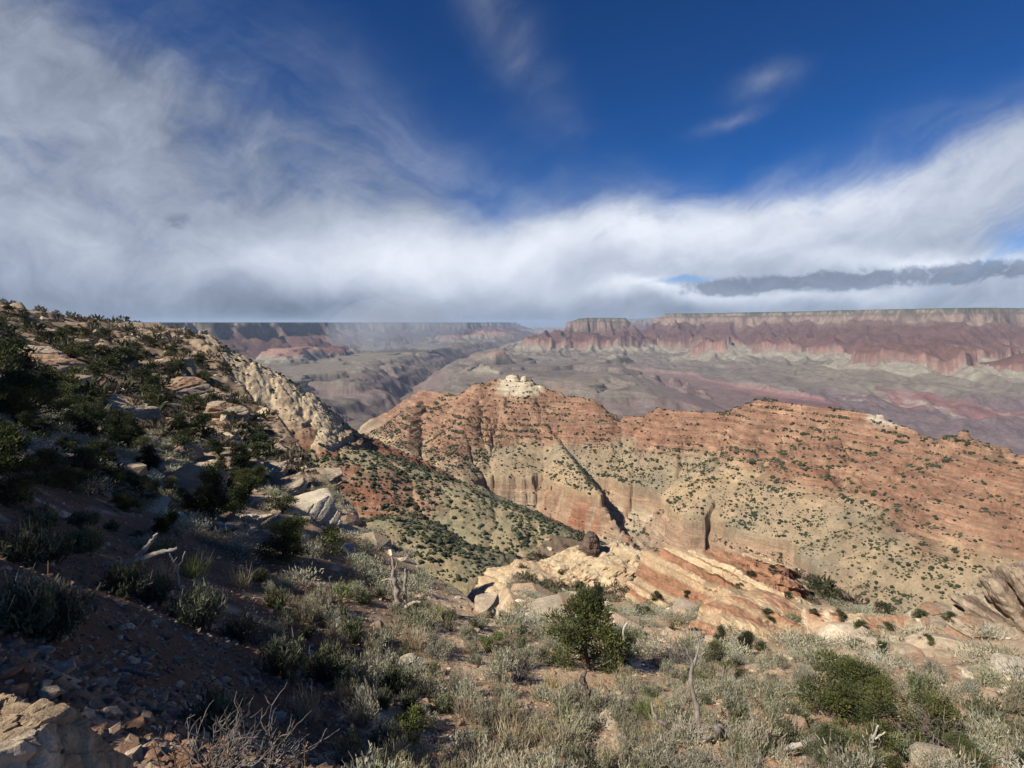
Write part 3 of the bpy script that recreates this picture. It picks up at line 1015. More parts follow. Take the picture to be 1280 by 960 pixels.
hz = 32000.0
bpy.ops.mesh.primitive_cube_add(size=1)
haze = bpy.context.object
haze.name = 'haze'
haze.data.name = 'haze'
haze.scale = (150000, 130000, 1240 + 330)
haze.location = (0, 30000, (330 - 1240) / 2)
haze.data.materials.append(mat_volume('canyon_haze', (0.62, 0.78, 1.0), 1.8e-5))
vv_, ff_ = sphere_grid(64, 40)
pv_ = vv_ * np.array([760, 700, 640], F4)
pv_[:, 0] += 0.35 * pv_[:, 2] + 90 * fbm3(vv_ * 1.6, 2, 4)
for q, (u_, z_, k_) in enumerate([(455, -130, 1.0), (500, -60, 1.15), (545, -150, .9)]):
    veil_me = mesh_np('rain_veil', pv_ * k_, ff_, None, True, (mat_volume('rain', (0.86, 0.92, 1.0), 4.5e-4),))
    tag(link('rain_veil', veil_me, loc=PZ(u_, 11500 + 400 * q, z_)), 'pale veil of falling rain in front of the far left rim', 'rain veil', kind='stuff')
tag(haze, 'thin blue haze of the canyon air', 'haze', kind='stuff')
SHADERS = [(-16, 2.6, 3.0), (-16.6, .6, 3.2), (-14.4, -1.2, 3.2), (-12, -1.3, 3.0), (-10.3, .6, 2.6), (-19, 3.6, 3.3), (-22, 4.6, 3.6), (-25, 6.2, 3.8), (-29, 8.8, 4.0), (-34, 12.5, 4.0), (-40, 17, 4.0), (-18.5, 0, 3.4), (-11, -.2, 3.3), (-13.2, -.6, 3.4), (-13, 1.3, 3.0), (-8.2, -.8, 3.5), (-9.6, -.5, 3.5)]
#PART2
# ------------------------------------------------------------------ shape builders
import bmesh
rng = np.random.default_rng(7)
random.seed(7)
_ico = {}


def ico(sub):
    if sub not in _ico:
        bm = bmesh.new()
        bmesh.ops.create_icosphere(bm, subdivisions=sub, radius=1.0)
        v = np.array([q.co[:] for q in bm.verts], F4)
        f = np.array([[q.index for q in p.verts] for p in bm.faces], np.int32)
        bm.free()
        _ico[sub] = (v, f)
    return _ico[sub]


def unit(v):
    return v / np.maximum(np.linalg.norm(v, axis=-1, keepdims=True), 1e-9)


def rock_mesh(name, size, seed, sub=5, e=4.0, cuts=9, rough=0.10, freq=1.3, layer=None, cols=(CREAM, TAN), stain=None, blocks=0.0, mat=None):
    r = np.random.default_rng(seed)
    v, f = ico(sub)
    rad = (np.abs(v) ** e).sum(1) ** (-1.0 / e)
    p = v * rad[:, None]
    for k in range(cuts):                                     # broken faces
        n = unit(r.normal(size=3))
        n[2] = abs(n[2]) if r.random() < 0.75 else n[2]
        dcut = r.uniform(0.72, 1.0)
        q = p @ n - dcut
        p = p - np.maximum(q, 0)[:, None] * n
    p = (p * np.array(size)).astype(F4)
    s = float(np.mean(size))
    n3 = fbm3(p * (freq / s) + seed * 3.1, 5, seed)
    p = p + unit(p / np.array(size)) * (n3 * rough * s * 1.6)[:, None]
    c = lerp3(cols[0], cols[1], sstep(-.25, .3, fbm3(p * (2.2 / s) + 9, 4, seed + 5)))
    if layer is not None:
        ld, th, amp = unit(np.array(layer[0], float)), layer[1], layer[2]
        q = (p @ ld) / th + 0.55 * fbm3(p * (0.9 / s), 3, seed + 8) * s / th * 0.25
        k = np.floor(q)
        t = q - k
        h1 = _unit(_hash(k.astype(np.int32), k.astype(np.int32) * 3, None, seed))
        edge = np.minimum(sstep(0, .16, t), sstep(1.0, .88, t))
        lat = unit(p - (p @ ld)[:, None] * ld)
        p = p + lat * (amp * ((h1 - .5) * 1.6 + .55 * (edge - .6)))[:, None]
        h2 = _unit(_hash(k.astype(np.int32) + 77, k.astype(np.int32), None, seed))
        if stain is not None:
            c = lerp3(c, stain, (h2 > .66) * (.8 * edge + .1))
        c = c * (0.85 + 0.3 * h1 * edge)[..., None]
    if blocks:
        q = p / (s * blocks)
        d1, d2, idv = cell(q[:, 0] + q[:, 2] * .6, q[:, 1] + q[:, 2] * .8, seed)
        p = p + unit(p) * ((idv - .5) * .22 * s * blocks * sstep(0, .12, d2) - .12 * s * blocks * sstep(.12, 0, d2))[:, None]
    p = p + unit(p) * (0.25 * rough * s * fbm3(p * (7.0 / s), 3, seed + 21))[:, None]
    c = c * (1 + .22 * fbm3(p * (5.0 / s), 3, seed + 11))[..., None]
    return mesh_np(name, p, f, c, False, (mat or M_ROCK,))


def tube(pts, rad, k=6):
    pts = np.array(pts, float)
    n = len(pts)
    d = unit(np.gradient(pts, axis=0))
    a = np.array([0, 0, 1.0])
    vs_ = []
    s_prev = None
    for i in range(n):
        s1 = np.cross(d[i], a) if s_prev is None else s_prev - d[i] * (s_prev @ d[i])
        if np.linalg.norm(s1) < 1e-3:
            s1 = np.cross(d[i], [1.0, 0, 0])
        s1 = s1 / np.linalg.norm(s1)
        s_prev = s1
        s2 = np.cross(d[i], s1)
        th = np.arange(k) * 2 * np.pi / k
        vs_.append(pts[i] + rad[i] * (np.cos(th)[:, None] * s1 + np.sin(th)[:, None] * s2))
    v = np.concatenate(vs_)
    idx = np.arange(n * k).reshape(n, k)
    nx = np.roll(idx, -1, 1)
    f = np.stack([idx[:-1], nx[:-1], nx[1:], idx[1:]], -1).reshape(-1, 4)
    caps = np.array([[idx[-1, 0], idx[-1, j], idx[-1, j + 1], idx[-1, j + 1]] for j in range(1, k - 1)], np.int32)
    f = np.concatenate([f, f[-1:]])if not len(caps) else f
    return v, f


class Geo:
    def __init__(s):
        s.v, s.f, s.c, s.n = [], [], [], 0

    def add(s, v, f, c):
        s.v.append(np.asarray(v, F4))
        s.f.append(np.asarray(f, np.int64) + s.n)
        c = np.asarray(c, F4)
        s.c.append(np.broadcast_to(c, (len(v), 3)) if c.ndim == 1 else c)
        s.n += len(v)

    def build(s, name, mat, smooth=False):
        return mesh_np(name, np.concatenate(s.v), np.concatenate(s.f), np.concatenate(s.c), smooth, (mat,))


def blades(base, d, L, Wd, r, tip=0.35):
    n = len(base)
    d = unit(d)
    side = unit(np.cross(d, r.normal(size=(n, 3))))
    L = np.broadcast_to(L, (n,))[:, None]
    Wd = np.broadcast_to(Wd, (n,))[:, None]
    v = np.stack([base - side * Wd, base + side * Wd, base + d * L + side * Wd * tip, base + d * L - side * Wd * tip], 1).reshape(-1, 3)
    f = np.arange(n * 4).reshape(n, 4)
    return v, f


def wander(p, d, L, n, r, bend=0.25, up=0.0):
    pts = [np.array(p, float)]
    d = np.array(d, float)
    for i in range(n):
        d = unit(d + r.normal(size=3) * bend + np.array([0, 0, up]))
        pts.append(pts[-1] + d * L / n)
    return np.array(pts)


# ------------------------------------------------------------------ trees
BARK, DEADW = C(.11, .08, .06), C(.30, .26, .22)


def tree_meshes(seed, H, spread, nclump, nspray, leaf, greens, base=0.15, upright=0.0, squat=1.0):
    """(trunk mesh, crown mesh) of a gnarled evergreen standing at the origin"""
    r = np.random.default_rng(seed)
    wood, crown = Geo(), Geo()
    stems = 1 + (r.random() < .5) * (upright < .5)
    tips = []
    for s in range(stems):
        lean = r.normal(size=3) * (.25 if stems > 1 else .10)
        pts = wander((r.normal() * .05 * H * (stems - 1), r.normal() * .05 * H * (stems - 1), -.25), (lean[0], lean[1], 1), H * .92 * r.uniform(.85, 1), 9, r, .13, .12)
        rad = np.linspace(.05 * H, .006 * H, len(pts))
        v, f = tube(pts, rad, 7)
        wood.add(v, f, BARK * r.uniform(.8, 1.3))
        nb = max(5, nclump // (2 * stems))
        for b in range(nb):
            t = r.uniform(base, 1.0)
            k = int(t * (len(pts) - 1))
            th = r.uniform(0, 2 * np.pi)
            env = spread * H * (np.sin(np.pi * min(1, (.18 + .82 * t))) ** .6) * (1 - upright * t * .75)
            L = max(.12 * H, env * r.uniform(.55, 1.1))
            bp = wander(pts[k], (np.cos(th), np.sin(th), .18 + .3 * r.random()), L, 4, r, .22, .06)
            v, f = tube(bp, np.linspace(.016 * H, .004 * H, len(bp)), 5)
            wood.add(v, f, BARK * r.uniform(.8, 1.4))
            tips += [bp[-1], bp[-2] + r.normal(size=3) * .04 * H]
        tips.append(pts[-1])
    tips = np.array(tips)
    if len(tips) > nclump:
        tips = tips[r.permutation(len(tips))[:nclump]]
    for cpt in tips:
        cr = H * r.uniform(.075, .145) * squat
        n = int(nspray * r.uniform(.6, 1.3))
        q = unit(r.normal(size=(n, 3))) * (r.random((n, 1)) ** .45)
        lobes = 1 + .45 * fbm3((q * 2.2 + cpt * 3).astype(F4), 2, seed)
        q = q * lobes[:, None]
        base_p = cpt + q * cr * np.array([1.15, 1.15, .75])
        d = q + np.array([0, 0, .55]) + r.normal(size=(n, 3)) * .35
        v, f = blades(base_p, d, leaf * r.uniform(.7, 1.5, n), leaf * .30, r, .25)
        g = greens[r.integers(len(greens))] * r.uniform(.85, 1.15)
        cc = g * r.uniform(.7, 1.3, (n, 1))
        crown.add(v, f, np.repeat(cc, 4, 0))
    return wood.build('trunk', M_WOOD, True), crown.build('crown', M_LEAF)


JUNI = [C(.100, .110, .040), C(.074, .086, .034), C(.125, .130, .048), C(.058, .070, .030)]
PINY = [C(.046, .060, .028), C(.060, .074, .034), C(.038, .050, .024)]
BRIGHT = [C(.17, .20, .055), C(.14, .175, .05), C(.20, .215, .07)]

# prototypes: (trunk, crown, nominal height)
T_JUN = [tree_meshes(100 + i, 3.0, .42, 78, 150, .075, JUNI, base=.05) + (3.0,) for i in range(3)]
T_PIN = [tree_meshes(120 + i, 4.0, .30, 64, 95, .12, PINY, base=.12, upright=.55) + (4.0,) for i in range(3)]
T_FAR = [tree_meshes(140 + i, 3.0, .46, 40, 46, .17, (JUNI + PINY) if i else PINY, base=.04, squat=1.15) + (3.0,) for i in range(4)]
T_BRI = [tree_meshes(160 + i, 1.4, .42, 40, 110, .055, BRIGHT, base=.02) + (1.4,) for i in range(2)]


def plant_tree(name, proto, loc, H, label, cat, group=None, rz=None, parts=True, widen=1.0):
    tr, cr, h0 = proto
    e = bpy.data.objects.new(name, None)
    e.empty_display_size = .3
    col.objects.link(e)
    e.location = loc
    s = H / h0
    e.scale = (s * widen, s * widen, s)
    e.rotation_euler = (0, 0, random.uniform(0, 6.28) if rz is None else rz)
    link('trunk', tr, e)
    link('crown', cr, e)
    return tag(e, label, cat, group)


def px_m(u, v, loc):
    """metres per photo pixel at a place"""
    depth = loc[1] * CP - loc[2] * SP
    return depth / 640.0


OCC = []          # (x, y, r) already taken


def free(x, y, r):
    return all((x - a) ** 2 + (y - b) ** 2 > (r + c) ** 2 for a, b, c in OCC)


# ------------------------------------------------------------------ rock outcrops along the brink
def put(name, me, loc, rot, label, cat, group=None, occ=0):
    o = link(name, me, loc=loc)
    o.rotation_euler = rot
    if occ:
        OCC.append((loc[0], loc[1], occ))
    return tag(o, label, cat, group)


YEL = C(.47, .35, .215)
ORG = C(.40, .26, .15)
p = P(722, 745, 59)
put('rock_outcrop', rock_mesh('rock_outcrop', (13.5, 7.5, 7.6), 11, 7, 2.4, 5, .20, 1.8, ((.3, .25, .9), .7, .3), (C(.50, .39, .25), C(.38, .27, .165)), None, .16), (p[0], p[1], p[2] - 1.5), (0, 0, .3),
    'broad cream broken rock knob on the brink in front of the gorge', 'rock outcrop')
p = P(922, 768, 47)
put('layered_outcrop', rock_mesh('layered_outcrop', (9.2, 6.6, 7.0), 12, 7, 3.0, 7, .13, 1.6, ((.36, .30, .89), .62, .55), (YEL, C(.42, .30, .185)), C(.30, .145, .085), .14), (p[0], p[1], p[2] - 1.2), (0, R(8), .1),
    'big tilted outcrop banded in cream and rust red layers', 'rock outcrop', occ=3)
p = P(968, 830, 27)
put('layered_outcrop', rock_mesh('layered_outcrop', (4.6, 3.0, 3.1), 13, 6, 3.0, 7, .12, 1.6, ((.40, .25, .88), .28, .22), (YEL, C(.42, .30, .185)), C(.31, .16, .095), .2), (p[0], p[1], p[2] - .4), (0, R(10), .4),
    'smaller banded cream and orange outcrop just above the green junipers', 'rock outcrop', occ=2.5)
p = P(1015, 800, 36)
put('rock_outcrop', rock_mesh('rock_outcrop', (6.5, 4.0, 2.6), 14, 6, 2.6, 7, .16, 1.8, ((.35, .25, .85), .4, .2), (YEL, ORG), C(.35, .19, .115), .18), (p[0], p[1], p[2] - .6), (0, R(6), -.3),
    'low orange ledge between the banded outcrops and the leaning slabs', 'rock outcrop', occ=3)
p = P(1120, 812, 27)
put('rock_outcrop', rock_mesh('rock_outcrop', (3.6, 1.8, 1.2), 15, 6, 3.0, 8, .14, 1.8, ((.6, -.2, .7), .3, .15), (YEL, C(.40, .32, .23)), C(.36, .2, .12), .25), (p[0], p[1], p[2] - .1), (0, R(12), -.4),
    'pale broken ledge left of the long grey block', 'rock outcrop', occ=2)

p = P(737, 689, 58.5)  # dark-coloured rock added where a spur's cliff nose lies in shade
put('shade_rock', rock_mesh('shade_rock', (1.1, 1.3, 2.3), 19, 5, 3.0, 8, .14, 1.8, ((.1, .1, 1), .6, .2), (C(.16, .11, .085), C(.11, .08, .065)), None, .3), p, (0, R(6), .5),
    'dark upright rock added for a shaded cliff nose, on top of the cream knob', 'added shade rock')
GR1, GR2 = C(.40, .32, .225), C(.30, .235, .165)
slabs = [(1262, 792, 30.5, (2.7, 1.1, .33), 48, 'lowest and longest of the leaning brown slabs at the right edge'), (1284, 778, 31, (2.8, 1.2, .36), 52, 'second leaning brown slab, resting on the longest one'),
         (1298, 760, 32, (2.7, 1.2, .34), 50, 'third leaning brown slab, counted upward from the longest one'), (1290, 738, 33, (1.4, 1.1, .40), 46, 'topmost short slab crowning the leaning stack'),
         (1318, 778, 30.5, (3.0, 1.3, .40), 55, 'rearmost leaning slab cut off by the right edge of the view'), (1243, 790, 30, (1.5, .9, .25), 50, 'short brown slab lying low at the left foot of the leaning stack')]
for i, (u, v, D, sz, tilt, lab) in enumerate(slabs):
    p = P(u, v, D)
    put('leaning_slab', rock_mesh('leaning_slab', (sz[0] * .9, sz[1], sz[2] * 2.0), 40 + i, 6, 5.0, 15, .16, 2.0, ((0, .1, 1), .34, .07), (C(.33, .26, .185), C(.235, .18, .13)), C(.17, .125, .095), .5), p, (R(-10 + 9 * ((i * 7) % 3 - 1)), R(tilt - 6 + 11 * ((i * 5) % 3 - 1)), R(-30 + 14 * ((i * 4) % 3 - 1))), lab, 'rock slab', 'leaning slabs at the right edge', occ=1.6)
p = P(1262, 800, 31)
put('rock_outcrop', rock_mesh('rock_outcrop', (3.6, 2.2, 1.6), 17, 5, 3, 7, .15, 1.8, ((.3, -.2, .9), .4, .15), (GR1, GR2), None, .2), p, (0, 0, .4), 'brown rock base under the leaning slabs', 'rock outcrop', occ=2)
for u, v, D, sz, rot, lab in [
        (1210, 822, 21.5, (1.75, .55, .55), (0, R(6), R(-18)), 'long squared grey block lying below the leaning slabs'),
        (1212, 795, 25, (.75, .6, .7), (0, 0, .4), 'rounded tan boulder on the left of the leaning slabs'),
        (1180, 793, 26, (.9, .7, .7), (0, .2, 1.0), 'cracked tan boulder with a dark hollow beside it'),
        (1168, 772, 30, (1.2, .8, .5), (0, 0, .2), 'flat pale boulder under the small shrubs of the right brink'),
        (1155, 842, 18.5, (.8, .5, .55), (0, .3, .5), 'pale split boulder under the long grey block'),
        (1248, 852, 16.5, (.75, .5, .32), (0, .1, .3), 'white boulder below the long grey block, left of two'),
        (1280, 848, 16.8, (.9, .55, .38), (0, .1, .9), 'white boulder below the long grey block, right of two'),
        (1275, 872, 14.5, (.4, .3, .2), (0, 0, 0), 'small white stone below the two white boulders'),
        (1130, 838, 19.5, (.45, .5, .85), (0, R(-15), .2), 'upright pale rock fin between sagebrush on the right slope'),
        (386, 642, 32, (1.55, 1.25, .85), (R(9), R(-7), .6), 'bright white flat-topped block on the left brink'),
        (348, 612, 40, (1.9, 1.4, .8), (0, R(-8), .2), 'pale ledge boulder up the slope from the bright flat-topped block'),
        (372, 606, 45, (1.6, 1.2, .9), (0, 0, 1.2), 'pale rounded boulder among shrubs on the left brink'),
        (398, 598, 48, (1.9, 1.4, .9), (0, 0, .4), 'tan boulder at the top of the left brink'),
        (318, 592, 46, (2.4, 1.5, .8), (0, R(-6), .1), 'wide pale rock ledge behind the pinyon pines'),
        (456, 717, 24.5, (.42, .36, .62), (0, .2, .3), 'white pointed rock at the dark brink, left of the dead snag'),
        (436, 714, 25, (.35, .3, .35), (0, 0, 1), 'small white rock beside the white pointed rock'),
        (605, 772, 19, (.5, .4, .95), (0, R(12), .6), 'yellow rock fin standing on the brink near the cream knob'),
        (640, 793, 17, (.6, .4, .3), (0, 0, .4), 'low cream rock between the brink and the sagebrush'),
        (512, 828, 11.3, (.26, .2, .16), (0, 0, .4), 'small white rock in the sunlit sagebrush'),
        (225, 497, 100, (5.5, 3.0, 3.2), (0, 0, .3), 'brown cliff-like rock band high on the left hillside'),
        (265, 512, 105, (5.0, 3.2, 3.6), (0, 0, .5), 'dark brown rock band above the pinyon pines'),
        (285, 540, 80, (2.6, 2.2, 1.6), (0, R(8), .5), 'knobbly pale outcrop on the shoulder of the left hillside'),
        (215, 458, 140, (4.5, 2.6, 2.4), (0, 0, .2), 'cream outcrop near the skyline of the left hillside'),
        (182, 472, 120, (3.6, 1.6, 1.3), (0, 0, .2), 'bare tan patch of rock in the trees of the left hillside'),
        (60, 428, 150, (7, 3, 3), (0, 0, .1), 'dark rock band below the skyline on the far left'),
        (110, 500, 58, (3.4, 1.8, 1.2), (0, R(5), .2), 'pale rock ledge above the big lit juniper'),
        (45, 478, 62, (3.6, 1.6, 1.2), (0, R(4), .1), 'low brown ledge under the far left skyline'),
        (150, 520, 52, (2.8, 1.5, 1.1), (0, R(5), .5), 'tan ledge to the right of the big lit juniper')]:
    p = P(u, v, D)
    z = gz(p[0], p[1])
    zc = p[2] if abs(z - p[2]) < sz[2] * 1.2 + .3 else z + .2 * sz[2]
    s = int(u * 7 + v)
    lay = ((rng.normal() * .12 - .1, rng.normal() * .1, 1), sz[2] * .45, sz[2] * .16)
    white = ('white' in lab)
    slab = 'bright white' in lab
    put('boulder', rock_mesh('boulder', sz, s, 5, 8.0 if slab else 4.0, 2 if slab else 9, .05 if slab else .08, 1.4, lay, (C(.55, .48, .36), C(.46, .38, .27)) if white else (GR1, GR2), None if white else C(.31, .19, .12), .3 if sz[0] > 2 else 0),
        (p[0], p[1], zc), rot, lab, 'boulder', occ=sz[0] * .8)

p = P(-195, 1025, 1.85)
put('ledge_rock', rock_mesh('ledge_rock', (.52, .40, .34), 33, 7, 4.5, 10, .09, 1.6, ((.25, -.2, .95), .04, .03), (C(.50, .37, .23), C(.36, .24, .14)), C(.58, .47, .33), .22), (p[0], p[1], p[2] - .16), (R(8), R(14), .7),
    'rough orange and cream ledge rock in the bottom left corner', 'ledge rock', occ=.8)

# ------------------------------------------------------------------ named trees and green bushes, placed on the ground where their feet stand
def foot(u, v, D=None):
    if D:
        q = P(u, v, D)
        return (q[0], q[1], gz(q[0], q[1]))
    return hit(u, v)


BIG = [  # u, foot v, height px, prototype, name, widen, label
    (737, 838, 88, T_JUN[0], 'juniper_tree', 1.1, 'tall olive green juniper alone in the middle of the slope'),
    (789, 812, 30, T_PIN[1], 'juniper_tree', 1.7, 'dark low juniper close behind the tall lone one'),
    (1040, 898, 78, T_JUN[1], 'juniper_tree', 1.15, 'big rounded green juniper below the banded outcrop'),
    (1140, 935, 72, T_JUN[2], 'juniper_tree', 1.2, 'wide green juniper with a bare white branch at the lower right'),
    (1050, 958, 50, T_JUN[0], 'juniper_bush', 1.2, 'yellow green juniper bush left of the bare white branch'),
    (1112, 962, 46, T_JUN[2], 'juniper_bush', 1.2, 'green juniper bush at the bottom edge below the wide juniper'),
    (1216, 962, 44, T_JUN[1], 'juniper_bush', 1.0, 'small conical juniper at the bottom right'),
    (1276, 962, 30, T_PIN[0], 'juniper_bush', 1.3, 'dark bush in the bottom right corner'),
    (508, 922, 44, T_BRI[0], 'juniper_bush', 1.0, 'bright green young juniper among sagebrush at the bottom centre'),
    (910, 842, 36, T_JUN[2], 'juniper_bush', 1.3, 'dark green juniper bush at the foot of the banded outcrop'),
    (928, 818, 38, T_PIN[2], 'juniper_tree', .8, 'narrow dark juniper against the banded outcrop, right of two'),
    (899, 812, 32, T_PIN[0], 'juniper_tree', .8, 'narrow dark juniper against the banded outcrop, left of two'),
    (612, 812, 26, T_BRI[1], 'juniper_bush', 1.2, 'green bush beside the yellow rock fin'),
    (352, 700, 56, T_JUN[1], 'juniper_tree', 1.2, 'dark dense juniper below the bright flat-topped block'),
    (405, 690, 40, T_BRI[0], 'juniper_bush', 1.3, 'yellow green bush under the bright flat-topped block'),
    (264, 648, 76, T_PIN[0], 'pinyon_pine', .85, 'tall thin pinyon pine with a visible trunk, left of the pair'),
    (290, 645, 66, T_PIN[1], 'pinyon_pine', .85, 'tall thin pinyon pine, right of the pair'),
    (238, 640, 48, T_PIN[2], 'pinyon_pine', 1.0, 'shorter pinyon pine left of the pair with visible trunks'),
    (200, 668, 50, T_PIN[1], 'pinyon_pine', 1.1, 'dark pinyon pine down the slope from the pinyon pair'),
    (104, 612, 74, T_JUN[2], 'juniper_tree', 1.15, 'big lit yellow green juniper on the left hillside'),
    (56, 604, 64, T_JUN[0], 'juniper_tree', 1.0, 'olive juniper left of the big lit one'),
    (4, 572, 88, T_PIN[2], 'juniper_tree', .95, 'tall black-green tree at the left edge of the view'),
    (185, 588, 46, T_PIN[0], 'juniper_tree', 1.3, 'dark juniper to the right of the big lit one'),
    (163, 640, 36, T_JUN[1], 'juniper_tree', 1.2, 'low juniper between the big lit one and the pinyon pair'),
    (54, 545, 34, T_FAR[1], 'juniper_tree', 1.2, 'juniper up the slope behind the olive one'),
    (118, 506, 32, T_FAR[2], 'juniper_tree', 1.2, 'round dark juniper on the pale ledge of the left hillside'),
    (322, 572, 24, T_FAR[1], 'juniper_tree', 1.5, 'wide lit juniper on the brink above the pale ledges'),
    (228, 568, 34, T_FAR[2], 'juniper_tree', 1.2, 'dark juniper under the brown rock band'),
    (353, 640, 26, T_FAR[3], 'juniper_tree', 1.4, 'grey green juniper just left of the bright flat-topped block'),
    (12, 394, 17, T_FAR[0], 'juniper_tree', 1.3, 'dark tree on the skyline at the far left, first of two'),
    (30, 397, 14, T_FAR[1], 'juniper_tree', 1.4, 'dark tree on the skyline at the far left, second of two'),
]
for u, v, hp, pr, nm, wd, lab in BIG:
    q = foot(u, v)
    if q is None:
        continue
    H = hp * (.82 if u < 250 else 1) * px_m(u, v, q) / max(.6, math.sqrt(1 - sight(u, v)[2] ** 2 / (1 + sight(u, v)[2] ** 2)))
    plant_tree(nm, pr, (q[0], q[1], q[2] - .05), H, lab, 'tree' if nm != 'juniper_bush' else 'bush', widen=wd)
    OCC.append((q[0], q[1], .35 * H))

BRINK = [(966, 715, 9), (939, 722, 10), (1021, 742, 12), (1041, 752, 20), (984, 748, 9), (959, 768, 10), (964, 777, 8), (1018, 768, 9), (1063, 763, 8), (1104, 770, 18), (1110, 788, 12), (1072, 812, 14), (1104, 818, 18),
         (1149, 776, 16), (1188, 773, 11), (1015, 802, 9), (951, 814, 14), (1075, 786, 13), (1050, 772, 11), (722, 733, 10), (746, 741, 12), (697, 750, 11), (821, 748, 10), (804, 770, 14), (786, 735, 7), (628, 770, 8), (760, 772, 9), (842, 790, 12), (870, 800, 16), (1132, 795, 9), (1160, 800, 10), (1035, 785, 8), (860, 745, 8), (925, 735, 8), (670, 728, 6), (700, 716, 5)]
deps = bpy.context.evaluated_depsgraph_get()
deps.update()


def ray_foot(u, v):
    a, b, c = sight(u, v)
    n = math.sqrt(1 + c * c)
    ok, loc, nrm, ix, ob, mt = scene.ray_cast(deps, Vector((0, 0, 0)), Vector((a / n, b / n, c / n)), distance=2000)
    for _ in range(4):
        if ok and ob.name.startswith(('haze', 'cloud')):
            ok, loc, nrm, ix, ob, mt = scene.ray_cast(deps, loc + Vector((a, b, c)) * 1e-3, Vector((a / n, b / n, c / n)), distance=2000)
    return tuple(loc) if ok else None


bpy.context.view_layer.update()
deps = bpy.context.evaluated_depsgraph_get()
for i, (u, v, hp) in enumerate(BRINK):
    q = ray_foot(u, v)
    if q is None or math.hypot(q[0], q[1]) > 300:
        continue
    H = hp * 1.15 * px_m(u, v, q) / .9
    lab = ('dark green shrub rooted on the banded outcrop' if 850 <= u <= 1000 else 'dark shrub on the cream broken knob' if u < 850 else 'dark green shrub on the rocky brink between banded outcrop and leaning slabs')
    plant_tree('brink_shrub', T_FAR[i % 4], (q[0], q[1], q[2] - .1), H, lab, 'shrub', 'dark shrubs along the rocky brink', widen=1.3)

# hillside trees on the left
r = np.random.default_rng(21)
pts = []
tries = 0
while len(pts) < 120 and tries < 1400:
    tries += 1
    u = r.uniform(-10, 330)
    lo = np.interp(u, [0, 60, 150, 250, 330], [392, 410, 418, 450, 565])
    v = lo + (632 - lo) * r.random() ** 1.35
    q = hit(u, v, 14, 420, 260)
    if q is None:
        continue
    D = math.hypot(q[0], q[1])
    H = r.uniform(1.3, 3.0) * (1 + .15 * (D > 80)) * (.62 if D < 32 else 1)
    if not free(q[0], q[1], .25 * H):
        continue
    OCC.append((q[0], q[1], .28 * H))
    pts.append((u, v, q, H, D))
for i, (u, v, q, H, D) in enumerate(pts):
    pr = (T_JUN[i % 3] if i % 2 else T_PIN[i % 3]) if D < 50 else T_FAR[i % 4]
    lab = 'dark evergreen near the skyline of the left hillside' if D > 120 else 'dark juniper on the middle of the shaded left hillside' if D > 48 else 'juniper on the near shaded left slope among sagebrush'
    plant_tree('juniper_tree', pr, (q[0], q[1], q[2] - .1), H, lab, 'tree', 'junipers scattered over the left hillside', widen=1.15)

# unseen trees left of and behind the viewpoint, added to throw shade on the path
for x, y, H in SHADERS:
    plant_tree('juniper_tree', T_JUN[int(abs(x * 7)) % 3], (x, y, gz(x, y) - .1), H, 'unseen juniper added beside the viewpoint to shade the path', 'tree', 'unseen junipers added for shade', widen=1.3)


# ------------------------------------------------------------------ sagebrush, grass and bare shrubs
SAGE = [C(.30, .30, .215), C(.36, .35, .255), C(.26, .265, .175), C(.39, .365, .255)]
STRAW = C(.42, .34, .20)


def sage_mesh(seed, w=.85, h=.6, n=1500, cols=SAGE, stalk=.12, leaf=.05):
    r = np.random.default_rng(seed)
    g = Geo()
    nst = 26
    tips = []
    for s in range(nst):
        th = r.uniform(0, 6.283)
        rr = r.random() ** .6
        d = np.array([np.cos(th) * rr, np.sin(th) * rr, .75])
        L = h * r.uniform(.7, 1.05) * (1.1 - .25 * rr)
        pts = wander((r.normal() * .05, r.normal() * .05, -.06), d * np.array([w / h * .62, w / h * .62, 1]), L * 1.05, 5, r, .16, .05)
        v, f = tube(pts, np.linspace(.012, .003, 6), 3)
        g.add(v, f, C(.16, .13, .11) * r.uniform(.8, 1.4))
        tips.append(pts)
    tips = np.array(tips)
    per = n // nst
    for s in range(nst):
        k = r.uniform(1.6, 5, per)
        i0 = np.minimum(k.astype(int), 4)
        b = tips[s][i0] + (tips[s][i0 + 1] - tips[s][i0]) * (k - i0)[:, None] + r.normal(size=(per, 3)) * .05 * w
        b[:, 2] = np.maximum(b[:, 2], .01)
        d = (tips[s][-1] - tips[s][0]) + r.normal(size=(per, 3)) * .28 + np.array([0, 0, .2])
        v, f = blades(b, d, leaf * r.uniform(.7, 1.6, per), leaf * .17, r, .5)
        c0 = cols[r.integers(len(cols))]
        g.add(v, f, np.repeat(c0 * r.uniform(.75, 1.25, (per, 1)), 4, 0))
    ns = int(n * stalk)
    if ns:
        s = r.integers(nst, size=ns)
        b = tips[s, -1] + r.normal(size=(ns, 3)) * .05 * w
        d = np.array([0, 0, 1.0]) + r.normal(size=(ns, 3)) * .25
        v, f = blades(b, d, r.uniform(.06, .17, ns), .0035, r, .6)
        g.add(v, f, np.repeat(C(.34, .29, .19) * r.uniform(.7, 1.3, (ns, 1)), 4, 0))
    return g.build('sagebrush', M_SAGE)


